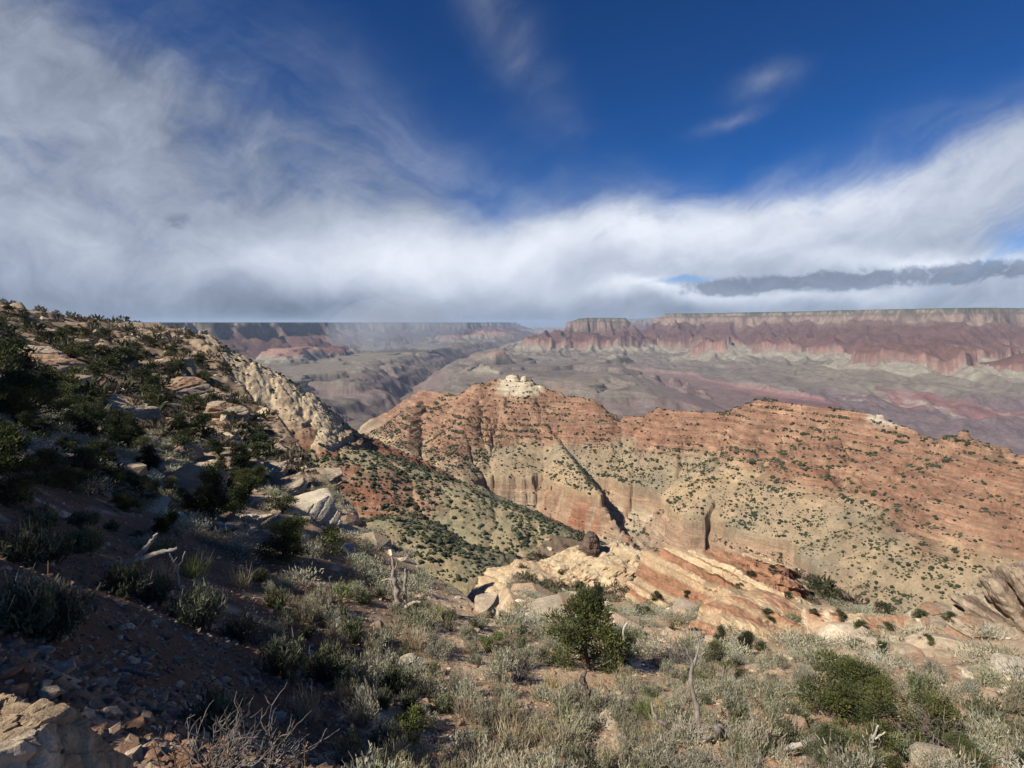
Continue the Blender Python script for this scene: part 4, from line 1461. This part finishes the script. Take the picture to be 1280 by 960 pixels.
def grass_mesh(seed, h=.45, n=160, c0=STRAW, name='grass_clump', spread=.09, width=.004):
    r = np.random.default_rng(seed)
    g = Geo()
    b = np.stack([r.normal(size=n) * spread, r.normal(size=n) * spread, np.full(n, -.03)], -1)
    d = np.stack([r.normal(size=n) * .28 + b[:, 0] * 1.5, r.normal(size=n) * .28 + b[:, 1] * 1.5, np.ones(n)], -1)
    L = h * r.uniform(.5, 1.1, n)
    v, f = blades(b, d, L * .55, width, r, .9)
    top = v.reshape(n, 4, 3)[:, 2:].mean(1)
    cc = c0 * r.uniform(.7, 1.3, (n, 1))
    g.add(v, f, np.repeat(cc, 4, 0))
    d2 = unit(d) + r.normal(size=(n, 3)) * .22
    v, f = blades(top, d2, L * .5, width * .9, r, .2)
    g.add(v, f, np.repeat(cc * 1.08, 4, 0))
    return g.build(name, M_DRY)


def bare_mesh(seed, w=1.0, h=.7, n=34, c0=C(.15, .13, .115), name='bare_shrub'):
    r = np.random.default_rng(seed)
    g = Geo()
    for s in range(n):
        th = r.uniform(0, 6.283)
        d = np.array([np.cos(th) * w * .8, np.sin(th) * w * .8, h * r.uniform(.4, 1.3)])
        pts = wander((0, 0, -.05), d, h * r.uniform(.7, 1.2), 7, r, .22, .05)
        v, f = tube(pts, np.linspace(.014, .004, 8), 4)
        g.add(v, f, c0 * r.uniform(.7, 1.3))
        for q in range(6):
            k = r.integers(2, 8)
            p2 = wander(pts[k], d * .6 + r.normal(size=3) * .5, h * r.uniform(.18, .45), 4, r, .25, .04)
            v, f = tube(p2, np.linspace(.006, .002, 5), 3)
            g.add(v, f, c0 * r.uniform(.8, 1.4))
    return g.build(name, M_WOOD)


SG = [sage_mesh(200 + i, w=.8 + .08 * (i % 3), h=.50 + .06 * (i % 4), stalk=.06 + .07 * (i % 3)) for i in range(6)]
SGD = [sage_mesh(220 + i, w=.8, h=.5, cols=[C(.125, .14, .072), C(.16, .172, .09), C(.10, .112, .06)], stalk=.03, leaf=.055) for i in range(2)]  # greener sage; colours also lowered to stand in for shade on the path
SGS = [sage_mesh(230 + i, w=.75, h=.55, cols=[C(.33, .29, .19), C(.28, .26, .18), C(.38, .32, .20)], stalk=.35) for i in range(2)]
GRS = [grass_mesh(240 + i, h=.42 + .08 * i) for i in range(3)]
GRG = [grass_mesh(250 + i, h=.55, n=210, c0=C(.19, .22, .07), name='green_shrub', spread=.12, width=.0045) for i in range(2)]
BAR = [bare_mesh(260 + i) for i in range(2)]


def zone_label(u, v, kind):
    where = ('on the shaded red path' if u < 330 and v > 690 else 'on the pale sunlit bank beside the white log' if u < 470 and v < 800 else 'along the edge of the shade at the bottom' if u < 480
             else 'on the brink near the dead snag' if u < 640 and v < 800 else 'around the tall lone juniper' if u < 830 and v < 860 else 'at the bottom centre' if u < 830
             else 'round the twisted dead trunk' if u < 1010 else 'between the junipers and leaning slabs at the right')
    return kind + ' ' + where


def project(x, y, z):
    yy = y * CP - z * SP
    zz_ = y * SP + z * CP
    return 640 + 640 * x / yy, 480 - 640 * zz_ / yy


r = np.random.default_rng(31)
cand = []
for _ in range(7000):
    az = r.uniform(R(-46), R(50))
    D = math.sqrt(r.uniform(3.2 ** 2, 27 ** 2))
    cand.append((D * math.sin(az), D * math.cos(az), az, D))
cx_ = np.array([c[0] for c in cand])
cy_ = np.array([c[1] for c in cand])
cz_ = terrain(cx_, cy_)
ci = inside(cx_, cy_, EDGE)
cd, _, _ = seg_dist(cx_, cy_, EDGE, True)
nb = fbm(cx_ / 2.6, cy_ / 2.6, 3, 61)
sage_n = 0
for k in np.argsort([c[3] * (0.6 + 0.8 * r.random()) for c in cand]):
    if sage_n >= 284:
        break
    x, y, az, D = cand[k]
    if not ci[k] or cd[k] < .6:
        continue
    u, v = project(x, y, cz_[k])
    if not (-40 < u < 1330 and 600 < v < 1040):
        continue
    if D > 17.5:
        continue
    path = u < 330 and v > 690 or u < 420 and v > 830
    if path and nb[k] < .30:
        continue
    if nb[k] < -.22:
        continue
    s = r.uniform(.50, 1.0) * (1.15 if r.random() < .15 else 1)
    if not free(x, y, .34 * s):
        continue
    OCC.append((x, y, .30 * s))
    t = r.random()
    if (path or (u < 300 and t < .8)):  # bushes of the path and left take darkened leaves to deepen the shade
        me, nm, kd, gp = SGD[r.integers(2)], 'sagebrush', 'low sagebrush coloured dark for shade', 'greener sagebrush over the foreground slope'
    elif t < .58:
        me, nm, kd, gp = SG[r.integers(6)], 'sagebrush', 'grey green sagebrush', 'sagebrush over the foreground slope'
    elif t < .76:
        me, nm, kd, gp = SGS[r.integers(2)], 'sagebrush', 'straw coloured dry sagebrush', 'dry sagebrush over the foreground slope'
    else:
        me, nm, kd, gp = SGD[r.integers(2)], 'sagebrush', 'low sagebrush coloured dark for shade', 'greener sagebrush over the foreground slope'
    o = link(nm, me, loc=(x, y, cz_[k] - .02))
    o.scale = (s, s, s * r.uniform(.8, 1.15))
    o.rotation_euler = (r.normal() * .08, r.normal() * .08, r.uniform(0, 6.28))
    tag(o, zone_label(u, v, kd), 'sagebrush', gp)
    sage_n += 1


lowsage = []
for q in range(2):
    r0 = np.random.default_rng(280 + q)
    bb = r0.normal(size=(330, 3)) * np.array([.22, .22, .1]) + np.array([0, 0, .2])
    lowsage.append(blades(bb, bb * np.array([1, 1, .6]) + np.array([0, 0, .35]) + r0.normal(size=(330, 3)) * .25, .085, .013, r0, .4)[0])
r = np.random.default_rng(37)
n = 2300
az = r.uniform(R(-44), R(50), n)
D = np.sqrt(r.uniform(9 ** 2, 46 ** 2, n))
x, y = D * np.sin(az), D * np.cos(az)
k = inside(x, y, EDGE) & (D > 13) & (fbm(x / 3.1, y / 3.1, 3, 62) > -.02)
k &= np.array([free(a, b, .25) if c else False for a, b, c in zip(x, y, k)])
x, y = x[k], y[k]
z = terrain(x, y)
s = r.uniform(.6, 1.35, len(x))
V, K = [], []
for a, b, c, q in zip(x, y, z, s):
    th = r.uniform(0, 6.28)
    v = lowsage[r.integers(2)] * q
    V.append(np.stack([v[:, 0] * math.cos(th) - v[:, 1] * math.sin(th) + a, v[:, 0] * math.sin(th) + v[:, 1] * math.cos(th) + b, v[:, 2] + c], -1))
    K.append(np.repeat((SAGE + [C(.34, .29, .19), C(.17, .18, .095)])[r.integers(6)] * .92 * r.uniform(.7, 1.3, (330, 1)), 4, 0))
V = np.concatenate(V)
me = mesh_np('sage_cover', V, np.arange(len(V)).reshape(-1, 4), np.concatenate(K), False, (M_SAGE,))
tag(link('sage_cover', me), 'low grey green brush covering the slope towards the brink', 'brush', kind='stuff')


def place(name, me, u, v, s, label, cat, group=None, rz=0.0, rx=0.0, dz=-.02):
    q = hit(u, v)
    if q is None:
        return
    o = link(name, me, loc=(q[0], q[1], q[2] + dz))
    o.scale = (s, s, s)
    o.rotation_euler = (rx, 0, rz)
    return tag(o, label, cat, group)


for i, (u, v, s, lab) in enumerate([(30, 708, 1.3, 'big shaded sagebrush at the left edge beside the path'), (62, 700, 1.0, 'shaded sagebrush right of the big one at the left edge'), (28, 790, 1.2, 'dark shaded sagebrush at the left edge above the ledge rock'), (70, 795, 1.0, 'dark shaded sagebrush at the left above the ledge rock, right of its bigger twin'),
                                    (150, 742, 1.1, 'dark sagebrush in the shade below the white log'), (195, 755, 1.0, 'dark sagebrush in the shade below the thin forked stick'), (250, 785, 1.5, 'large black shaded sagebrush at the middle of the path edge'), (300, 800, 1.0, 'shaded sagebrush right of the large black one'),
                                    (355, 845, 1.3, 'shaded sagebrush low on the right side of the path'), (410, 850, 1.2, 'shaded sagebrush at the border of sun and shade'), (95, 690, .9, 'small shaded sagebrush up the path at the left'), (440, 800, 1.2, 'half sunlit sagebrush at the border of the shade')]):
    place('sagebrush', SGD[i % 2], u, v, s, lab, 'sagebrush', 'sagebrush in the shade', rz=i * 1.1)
for i, (u, v, s, lab) in enumerate([(380, 897, 1.0, 'straw grass clump at the edge of the shade by the bottom'), (518, 812, 1.3, 'tall straw grass clump in front of the dead snag'), (300, 735, 1.0, 'straw grass clump on the pale bank right of the white log'),
                                    (160, 722, 1.0, 'straw grass clump growing through the white log'), (200, 728, .9, 'straw grass clump under the fork of the white log'), (470, 722, .9, 'straw grass clump on the brink by the white pointed rock'),
                                    (640, 935, 1.2, 'straw grass clump at the bottom centre'), (585, 900, 1.1, 'straw grass clump right of the bright young juniper'), (700, 940, 1.1, 'straw grass clump below the tall lone juniper'),
                                    (690, 860, 1.0, 'straw grass clump at the left foot of the tall lone juniper'), (955, 940, 1.0, 'straw grass clump under the twisted dead trunk'), (820, 930, 1.0, 'straw grass clump left of the twisted dead trunk')]):
    place('grass_clump', GRS[i % 3], u, v, s, lab, 'grass clump', 'straw grass clumps')
for i, (u, v, s, lab) in enumerate([(237, 722, 1.1, 'upright bright green shrub right of the thin forked stick'), (430, 745, .9, 'green broom-like shrub left of the dead snag'), (548, 770, 1.0, 'green broom-like shrub right of the dead snag'), (520, 762, .9, 'green broom-like shrub close to the dead snag'),
                                    (815, 900, 1.0, 'green broom-like shrub between the stump and the twisted trunk'), (925, 955, .9, 'green broom-like shrub under the twisted trunk'), (1095, 880, .9, 'green broom-like shrub right of the big rounded juniper'), (870, 855, .9, 'green broom-like shrub below the bare grey shrub')]):
    place('green_shrub', GRG[i % 2], u, v, s, lab, 'green shrub', 'green broom-like shrubs')
for i, (u, v, s, lab) in enumerate([(330, 965, .8, 'bare twiggy shrub in the shade at the bottom left'), (262, 965, .7, 'bare twiggy shrub in the shade in the bottom left, nearer the corner'), (850, 830, 1.5, 'large bare grey shrub beside the banded outcrop'), (1195, 935, 1.1, 'bare grey shrub right of the wide green juniper'),
                                    (1060, 850, .9, 'bare grey shrub behind the big rounded juniper'), (650, 850, 1.0, 'bare grey shrub left of the tall lone juniper'), (790, 880, .8, 'bare grey shrub right of the dark stump')]):
    place('bare_shrub', BAR[i % 2], u, v, s * .8, lab, 'bare shrub', 'bare grey shrubs', rz=i * 1.3)


# ------------------------------------------------------------------ dead wood
def dead_mesh(name, limbs, seed, c0=DEADW, k=8):
    """limbs: list of (points, start radius, end radius)"""
    r = np.random.default_rng(seed)
    g = Geo()
    for pts, r0, r1 in limbs:
        pts = np.array(pts, float)
        n = max(8, 5 * len(pts))
        t = np.linspace(0, len(pts) - 1, n)
        i0 = np.minimum(t.astype(int), len(pts) - 2)
        q = pts[i0] + (pts[i0 + 1] - pts[i0]) * (t - i0)[:, None]
        q[1:-1] = (q[:-2] + q[1:-1] * 2 + q[2:]) / 4
        q = q + r.normal(size=q.shape) * r0 * .16
        rad = np.linspace(r0, r1, n) * (1 + .18 * r.normal(size=n))
        v, f = tube(q, np.abs(rad) + .003, k)
        g.add(v, f, c0 * r.uniform(.75, 1.2, (len(v), 1)))
    return g.build(name, M_WOOD, True)


WHITE = C(.44, .40, .35)
place('fallen_log', dead_mesh('fallen_log', [([(-.75, 0, .02), (-.35, .05, .13), (.1, .02, .30), (.55, 0, .47), (.82, .05, .52)], .085, .03), ([(-.1, 0, .22), (.12, .05, .42), (.3, .08, .62), (.42, .1, .78)], .05, .018), ([(-.5, 0, .1), (-.2, -.2, .2), (.1, -.3, .2)], .04, .015)], 1, WHITE),
      168, 722, 1.05, 'bleached white fallen log with a forked end in the shade', 'log', dz=.02)
place('dead_branch', dead_mesh('dead_branch', [([(0, 0, -.05), (.03, 0, .25), (-.05, .02, .5), (-.16, .05, .72)], .03, .01), ([(.0, 0, .35), (.14, 0, .55), (.2, .02, .74)], .02, .008), ([(-.05, 0, .5), (.02, .02, .62)], .012, .006)], 2, WHITE),
      222, 732, 1.0, 'thin forked grey stick standing right of the white log', 'branch')
place('dead_snag', dead_mesh('dead_snag', [([(0, 0, -.1), (-.02, 0, .5), (-.08, 0, 1.0), (-.1, .02, 1.55)], .12, .035), ([(.22, .1, -.05), (.2, .08, .5), (.26, .05, 1.0), (.27, .02, 1.2)], .07, .03), ([(-.08, 0, .85), (-.25, 0, .88), (-.45, -.05, .84)], .045, .02), ([(.25, 0, .0), (.5, -.1, .2), (.75, -.2, .26)], .06, .02), ([(-.08, 0, 1.1), (.0, 0, 1.3), (.02, 0, 1.45)], .025, .01)], 3, C(.33, .28, .23)),
      497, 758, 1.12, 'standing grey dead snag with two stumps and a stub branch on the brink', 'dead tree')
place('twisted_dead_tree', dead_mesh('twisted_dead_tree', [([(-1.0, .1, .15), (-.6, .0, .30), (-.2, .1, .22), (.2, 0, .12), (.6, -.1, .22), (1.0, -.15, .32), (1.35, -.1, .22)], .085, .03), ([(-.6, 0, .3), (-.62, .1, .65), (-.72, .15, 1.0), (-.7, .2, 1.35), (-.85, .2, 1.7)], .05, .012), ([(.6, -.1, .2), (.5, -.3, .08), (.55, -.6, -.1), (.7, -.75, -.2)], .07, .03),
                                        ([(1.0, -.1, .3), (.9, -.1, .55), (.95, 0, .75)], .03, .01), ([(-.2, .1, .25), (-.35, -.2, .4), (-.6, -.35, .38)], .05, .02), ([(.2, 0, .15), (.35, .2, .4), (.3, .3, .62)], .035, .01), ([(-1., .1, .15), (-1.3, 0, .35), (-1.4, .1, .6)], .05, .015)], 4, C(.24, .205, .175)),
      918, 925, .95, 'twisted grey dead trunk lying among bushes at the lower right', 'dead tree', rz=-.15, dz=-.14)
place('dead_branch', dead_mesh('dead_branch', [([(-.5, 0, .0), (-.2, .1, .18), (.2, .05, .35), (.4, 0, .34), (.55, -.05, .18)], .07, .03), ([(-.3, 0, .1), (-.42, -.2, -.05), (-.5, -.4, -.2)], .06, .03), ([(.4, 0, .34), (.5, .05, .42)], .04, .02)], 5, C(.42, .38, .33)),
      1002, 948, .7, 'curved grey dead branch right of the twisted trunk', 'branch')
place('dead_branch', dead_mesh('dead_branch', [([(0, 0, -.1), (.08, 0, .3), (.12, .05, .65), (.2, .05, .95)], .04, .012), ([(.1, 0, .4), (-.05, .1, .7)], .02, .008), ([(.13, 0, .7), (.32, 0, .85)], .016, .006)], 6, WHITE),
      1082, 962, .6, 'bare white branch poking up between the green junipers at the bottom', 'branch')
place('dead_branch', dead_mesh('dead_branch', [([(0, 0, -.1), (.02, 0, .5), (-.02, 0, .95), (.12, 0, 1.2), (.16, 0, 1.25)], .05, .02)], 7, WHITE),
      779, 818, 1.0, 'thin pale dead pole right of the tall lone juniper', 'branch')
place('dead_stump', dead_mesh('dead_stump', [([(0, 0, -.1), (.02, 0, .3), (-.05, 0, .62), (-.02, .02, .85)], .11, .03), ([(.05, 0, .2), (.16, 0, .45)], .05, .02)], 8, C(.12, .095, .08)),
      731, 884, 1.0, 'dark charred stump just below the tall lone juniper', 'stump')
place('dead_branch', dead_mesh('dead_branch', [([(-.6, 0, .05), (-.1, .05, .12), (.4, 0, .06)], .05, .02), ([(-.1, 0, .1), (.1, .2, .2)], .025, .01)], 9, C(.30, .24, .19)),
      165, 848, .7, 'brown dead branch lying on the shaded dirt', 'branch')
place('dead_branch', dead_mesh('dead_branch', [([(0, 0, 0), (-.1, .1, .5), (.02, .1, 1.0), (.1, .1, 1.4), (.0, .1, 1.75)], .045, .012), ([(.0, .1, 1.), (.25, .1, 1.2)], .016, .006), ([(-.1, .1, .5), (-.35, 0, .75)], .02, .008)], 10, C(.3, .27, .25)),
      868, 872, .95, 'tall bare grey stem left of the big rounded juniper', 'branch')
for i, (u, v, h) in enumerate([(213, 1000, .33), (238, 1000, .24), (266, 1000, .34), (297, 1000, .32), (386, 985, .16)]):
    r = np.random.default_rng(300 + i)
    a, b, c = sight(u, 955)
    D = 2.6
    top = np.array([a * D, b * D, c * D + .1])
    g0 = gz(top[0], top[1])
    L = max(.3, top[2] - g0)
    g = Geo()
    pts = wander((0, 0, 0), (r.normal() * .03, 0, 1), L, 8, r, .03)
    v_, f_ = tube(pts, np.linspace(.005, .002, 9), 4)
    g.add(v_, f_, C(.30, .19, .11))
    nb_ = 30
    kk = r.integers(5, 9, nb_)
    bb = pts[kk] + r.normal(size=(nb_, 3)) * .004
    v_, f_ = blades(bb, r.normal(size=(nb_, 3)) * .5 + np.array([0, 0, 1]), .025, .004, r, .3)
    g.add(v_, f_, np.repeat(C(.38, .24, .14) * r.uniform(.7, 1.3, (nb_, 1)), 4, 0))
    o = link('dry_stalk', g.build('dry_stalk', M_DRY), loc=(top[0], top[1], g0))
    tag(o, 'thin dry seed stalk rising from the bottom edge at the left', 'dry stalk', 'dry stalks at the bottom edge')

# ------------------------------------------------------------------ stones
ST = [rock_mesh('stone', (1, .75, .5), 400 + i, 3, 3.5, 10, .10, 1.4, None, [(C(.50, .42, .31), C(.42, .33, .23)), (C(.38, .27, .18), C(.33, .22, .14)), (C(.46, .36, .25), C(.36, .25, .16))][i % 3]) for i in range(6)]
r = np.random.default_rng(41)
n_st = 0
tries = 0
while n_st < 260 and tries < 3000:
    tries += 1
    az = r.uniform(R(-45), R(48))
    D = math.sqrt(r.uniform(2.5 ** 2, 22 ** 2))
    x, y = D * math.sin(az), D * math.cos(az)
    if not inside(np.array([x]), np.array([y]), EDGE)[0]:
        continue
    z = gz(x, y)
    u, v = project(x, y, z)
    if not (0 < u < 1280 and 660 < v < 960):
        continue
    s = .05 * (1 + r.pareto(2.2)) if u < 420 else .07 * (1 + r.pareto(2.0))
    onpath = u < 330 or (u < 430 and v > 830)
    if onpath and r.random() < .4:
        continue
    s = min(s, .10 if onpath else .32)
    o = link('stone', ST[(1, 4)[r.integers(2)] if onpath else r.integers(6)], loc=(x, y, z + .1 * s))
    o.scale = (s, s, s * r.uniform(.7, 1.2))
    o.rotation_euler = (r.normal() * .3, r.normal() * .3, r.uniform(0, 6.28))
    tag(o, zone_label(u, v, 'pale loose stone'), 'stone', 'loose stones over the foreground slope')
    n_st += 1


def scatter_mesh(name, pos, size, protos, cols, mat, r):
    """one mesh of many small copies"""
    V, F, K = [], [], []
    base = 0
    for j, (pv, pf) in enumerate(protos):
        sel = np.arange(len(pos)) % len(protos) == j
        q, s = pos[sel], size[sel]
        m = len(q)
        th = r.uniform(0, 6.283, m)
        cs, sn = np.cos(th)[:, None], np.sin(th)[:, None]
        x = pv[None, :, 0] * cs - pv[None, :, 1] * sn
        y = pv[None, :, 0] * sn + pv[None, :, 1] * cs
        z = np.broadcast_to(pv[None, :, 2], x.shape)
        v = np.stack([x, y, z], -1) * s[:, None, None] + q[:, None, :]
        f = pf[None] + (np.arange(m) * len(pv))[:, None, None] + base
        base += m * len(pv)
        V.append(v.reshape(-1, 3))
        F.append(f.reshape(-1, 3))
        K.append(np.repeat(cols[r.integers(len(cols), size=m)] * r.uniform(.75, 1.25, (m, 1)), len(pv), 0))
    return mesh_np(name, np.concatenate(V), np.concatenate(F), np.concatenate(K), False, (mat,))


r = np.random.default_rng(43)
n = 30000
az = r.uniform(R(-48), R(52), n)
D = np.exp(r.uniform(math.log(2.2), math.log(22), n))
x, y = D * np.sin(az), D * np.cos(az)
k = inside(x, y, EDGE)
x, y, D = x[k], y[k], D[k]
z = terrain(x, y)
sz = np.minimum(.017 * (1 + r.pareto(2.2, len(x))), .09)
pv, pf = ico(1)
protos = []
for j in range(4):
    q = pv * (1 + .3 * r.normal(size=(len(pv), 1))) * np.array([1, .8, .5])
    protos.append((q.astype(F4), pf))
me = scatter_mesh('gravel', np.stack([x, y, z], -1), sz, protos, np.array([C(.42, .33, .23), C(.36, .25, .16), C(.29, .17, .11), C(.24, .14, .09)]), M_ROCK, r)
tag(link('gravel', me), 'loose gravel and chips strewn over the foreground dirt', 'gravel', kind='stuff')

# rubble on the rocky hillside and brink
n = 5200
az = r.uniform(R(-47), R(50), n)
D = np.exp(r.uniform(math.log(22), math.log(260), n))
x, y = D * np.sin(az), D * np.cos(az)
k = inside(x, y, EDGE)
x, y, D = x[k], y[k], D[k]
z, inf = near_h(x, y)
kk = (fbm(x / 9, y / 9, 3, 71) + .3 * inf['rocky'] > .02)
x, y, z, D = x[kk], y[kk], z[kk], D[kk]
sz = np.minimum((.14 + .0022 * D) * (1 + r.pareto(2.4, len(x))), 2.2)
me = scatter_mesh('rubble', np.stack([x, y, z], -1), sz, protos, np.array([C(.48, .39, .28), C(.38, .29, .2), C(.33, .23, .15)]), M_ROCK, r)
tag(link('rubble', me), 'broken rubble strewn over the rocky hillside', 'rubble', kind='stuff')
# low scrub on the hillside
n = 5600
az = r.uniform(R(-47), R(50), n)
D = np.exp(r.uniform(math.log(46), math.log(330), n))
x, y = D * np.sin(az), D * np.cos(az)
k = inside(x, y, EDGE)
x, y, D = x[k], y[k], D[k]
z = terrain(x, y)
sz = (.35 + .0040 * D) * np.minimum(.6 * (1 + r.pareto(2.2, len(x))), 2.2)
tuft = []
for j in range(4):
    q = unit(r.normal(size=(64, 3))) * r.random((64, 1)) ** .4 * np.array([1, 1, .7])
    v = blades(q * .8 + np.array([0, 0, .3]), q + np.array([0, 0, .5]) + r.normal(size=(64, 3)) * .4, .50, .11, r, .35)[0]
    tuft.append(v)
V, K = [], []
GC = np.array([C(.085, .085, .052), C(.125, .115, .082), C(.05, .056, .032), C(.16, .13, .09), C(.10, .085, .06)])
for a, b, c, q in zip(x, y, z, sz):
    th = r.uniform(0, 6.28)
    v = tuft[r.integers(4)] * q
    V.append(np.stack([v[:, 0] * math.cos(th) - v[:, 1] * math.sin(th) + a, v[:, 0] * math.sin(th) + v[:, 1] * math.cos(th) + b, v[:, 2] + c], -1))
    K.append(np.repeat(GC[r.integers(5)] * r.uniform(.7, 1.3, (64, 1)), 4, 0))
V = np.concatenate(V)
me = mesh_np('low_scrub', V, np.arange(len(V)).reshape(-1, 4), np.concatenate(K), False, (M_LEAF,))
tag(link('low_scrub', me), 'low dark green scrub covering the hillside', 'scrub', kind='stuff')
dots = []
for j in range(5):
    pv2, pf2 = ico(2)
    q = pv2 * (1 + .28 * fbm3(pv2 * 2.6 + j * 5, 3, 90 + j) * 2)[:, None] * np.array([1, 1, .75])
    dots.append((q.astype(F4), pf2))

# ------------------------------------------------------------------ scrub dotting the far spurs
r = np.random.default_rng(51)
n = 170000
az = r.uniform(R(-30), R(50), n)
D = np.sqrt(r.uniform(560 ** 2, 2000 ** 2, n))
x, y = D * np.sin(az), D * np.cos(az)
z, inf = mid_h(x, y)
zr = mid_h(x + 3, y)[0]
zf = mid_h(x, y + 3)[0]
slope = np.hypot(zr - z, zf - z) / 3
fam = inf['fam']
dens = np.select([fam == 3, fam == 4, fam == 1, fam == 2, fam == 0], [.95, 1.0, .62, .45, .6], .62)
dens = dens * np.where((fam == 5) & (inf['raw'] > -335), .62, 1.0) * (0.25 + 1.3 * sstep(-.3, .4, fbm(x / 120, y / 120, 3, 81))) * (.4 + 1.1 * sstep(-.35, .35, fbm(x / 28, y / 28, 3, 82))) * (.75 + .5 * np.clip(inf['gl'], 0, 1))
keep = (r.random(len(x)) < dens * .95) & (slope < 1.1) & (z > -640)
x, y, z, D = x[keep], y[keep], z[keep], D[keep]
sz = np.minimum(.95 * (1 + r.pareto(2.4, len(x))), 3.4) * (1 + .25 * (D > 1200))
me = scatter_mesh('distant_scrub', np.stack([x, y, z + .35 * sz], -1), sz, [(ico(1)[0] * (1 + .22 * r.normal(size=(12, 1))).astype(F4) * np.array([1, 1, .85], F4), ico(1)[1]) for _ in range(4)],
                  np.array([C(.036, .046, .022), C(.048, .058, .028), C(.030, .038, .018), C(.070, .074, .042)]), M_SHRUB, r)
tag(link('distant_scrub', me), 'dark scrub and junipers dotting the spurs beyond the brink', 'scrub', kind='stuff')
DM = [mesh_np('distant_juniper', d[0] * np.array([1, 1, 1.1], F4), d[1], np.full((len(d[0]), 3), 1, F4) * C(.038, .048, .023) * (1 + .25 * j), False, (M_SHRUB,)) for j, d in enumerate(dots[:4])]
n = 640
uu = r.uniform(395, 760, n)
top = np.interp(uu, [395, 450, 500, 560, 620, 680, 735, 760], [560, 566, 584, 606, 632, 658, 692, 715])
vv = top + r.random(n) ** 1.5 * np.interp(uu, [395, 450, 500, 560, 640, 700, 760], [30, 40, 60, 90, 80, 55, 20])
DD = np.geomspace(520, 1100, 360)
nd = 0
sx, sy, sz_ = zip(*[sight(a, b) for a, b in zip(uu, vv)])
X = np.outer(sx, DD)
Y = np.outer(sy, DD)
Zs = np.outer(sz_, DD)
H_ = mid_h(X.ravel(), Y.ravel())[0].reshape(X.shape)
above = H_ > Zs
for j in range(n):
    if nd >= 295:
        break
    kx = np.nonzero(above[j])[0]
    if not len(kx) or kx[0] == 0:
        continue
    x, y, z = X[j, kx[0]], Y[j, kx[0]], H_[j, kx[0]]
    o = link('distant_juniper', DM[j % 4], loc=(x, y, z + .6))
    s = r.uniform(1.3, 2.7)
    o.scale = (s, s, s)
    o.rotation_euler = (0, 0, r.uniform(0, 6.28))
    tag(o, 'dark juniper dot on the green spur running down below the left brink' if vv[j] < top[j] + 30 else 'dark juniper dot on the slopes at the foot of the green spur', 'tree', 'junipers dotting the green spur')
    nd += 1
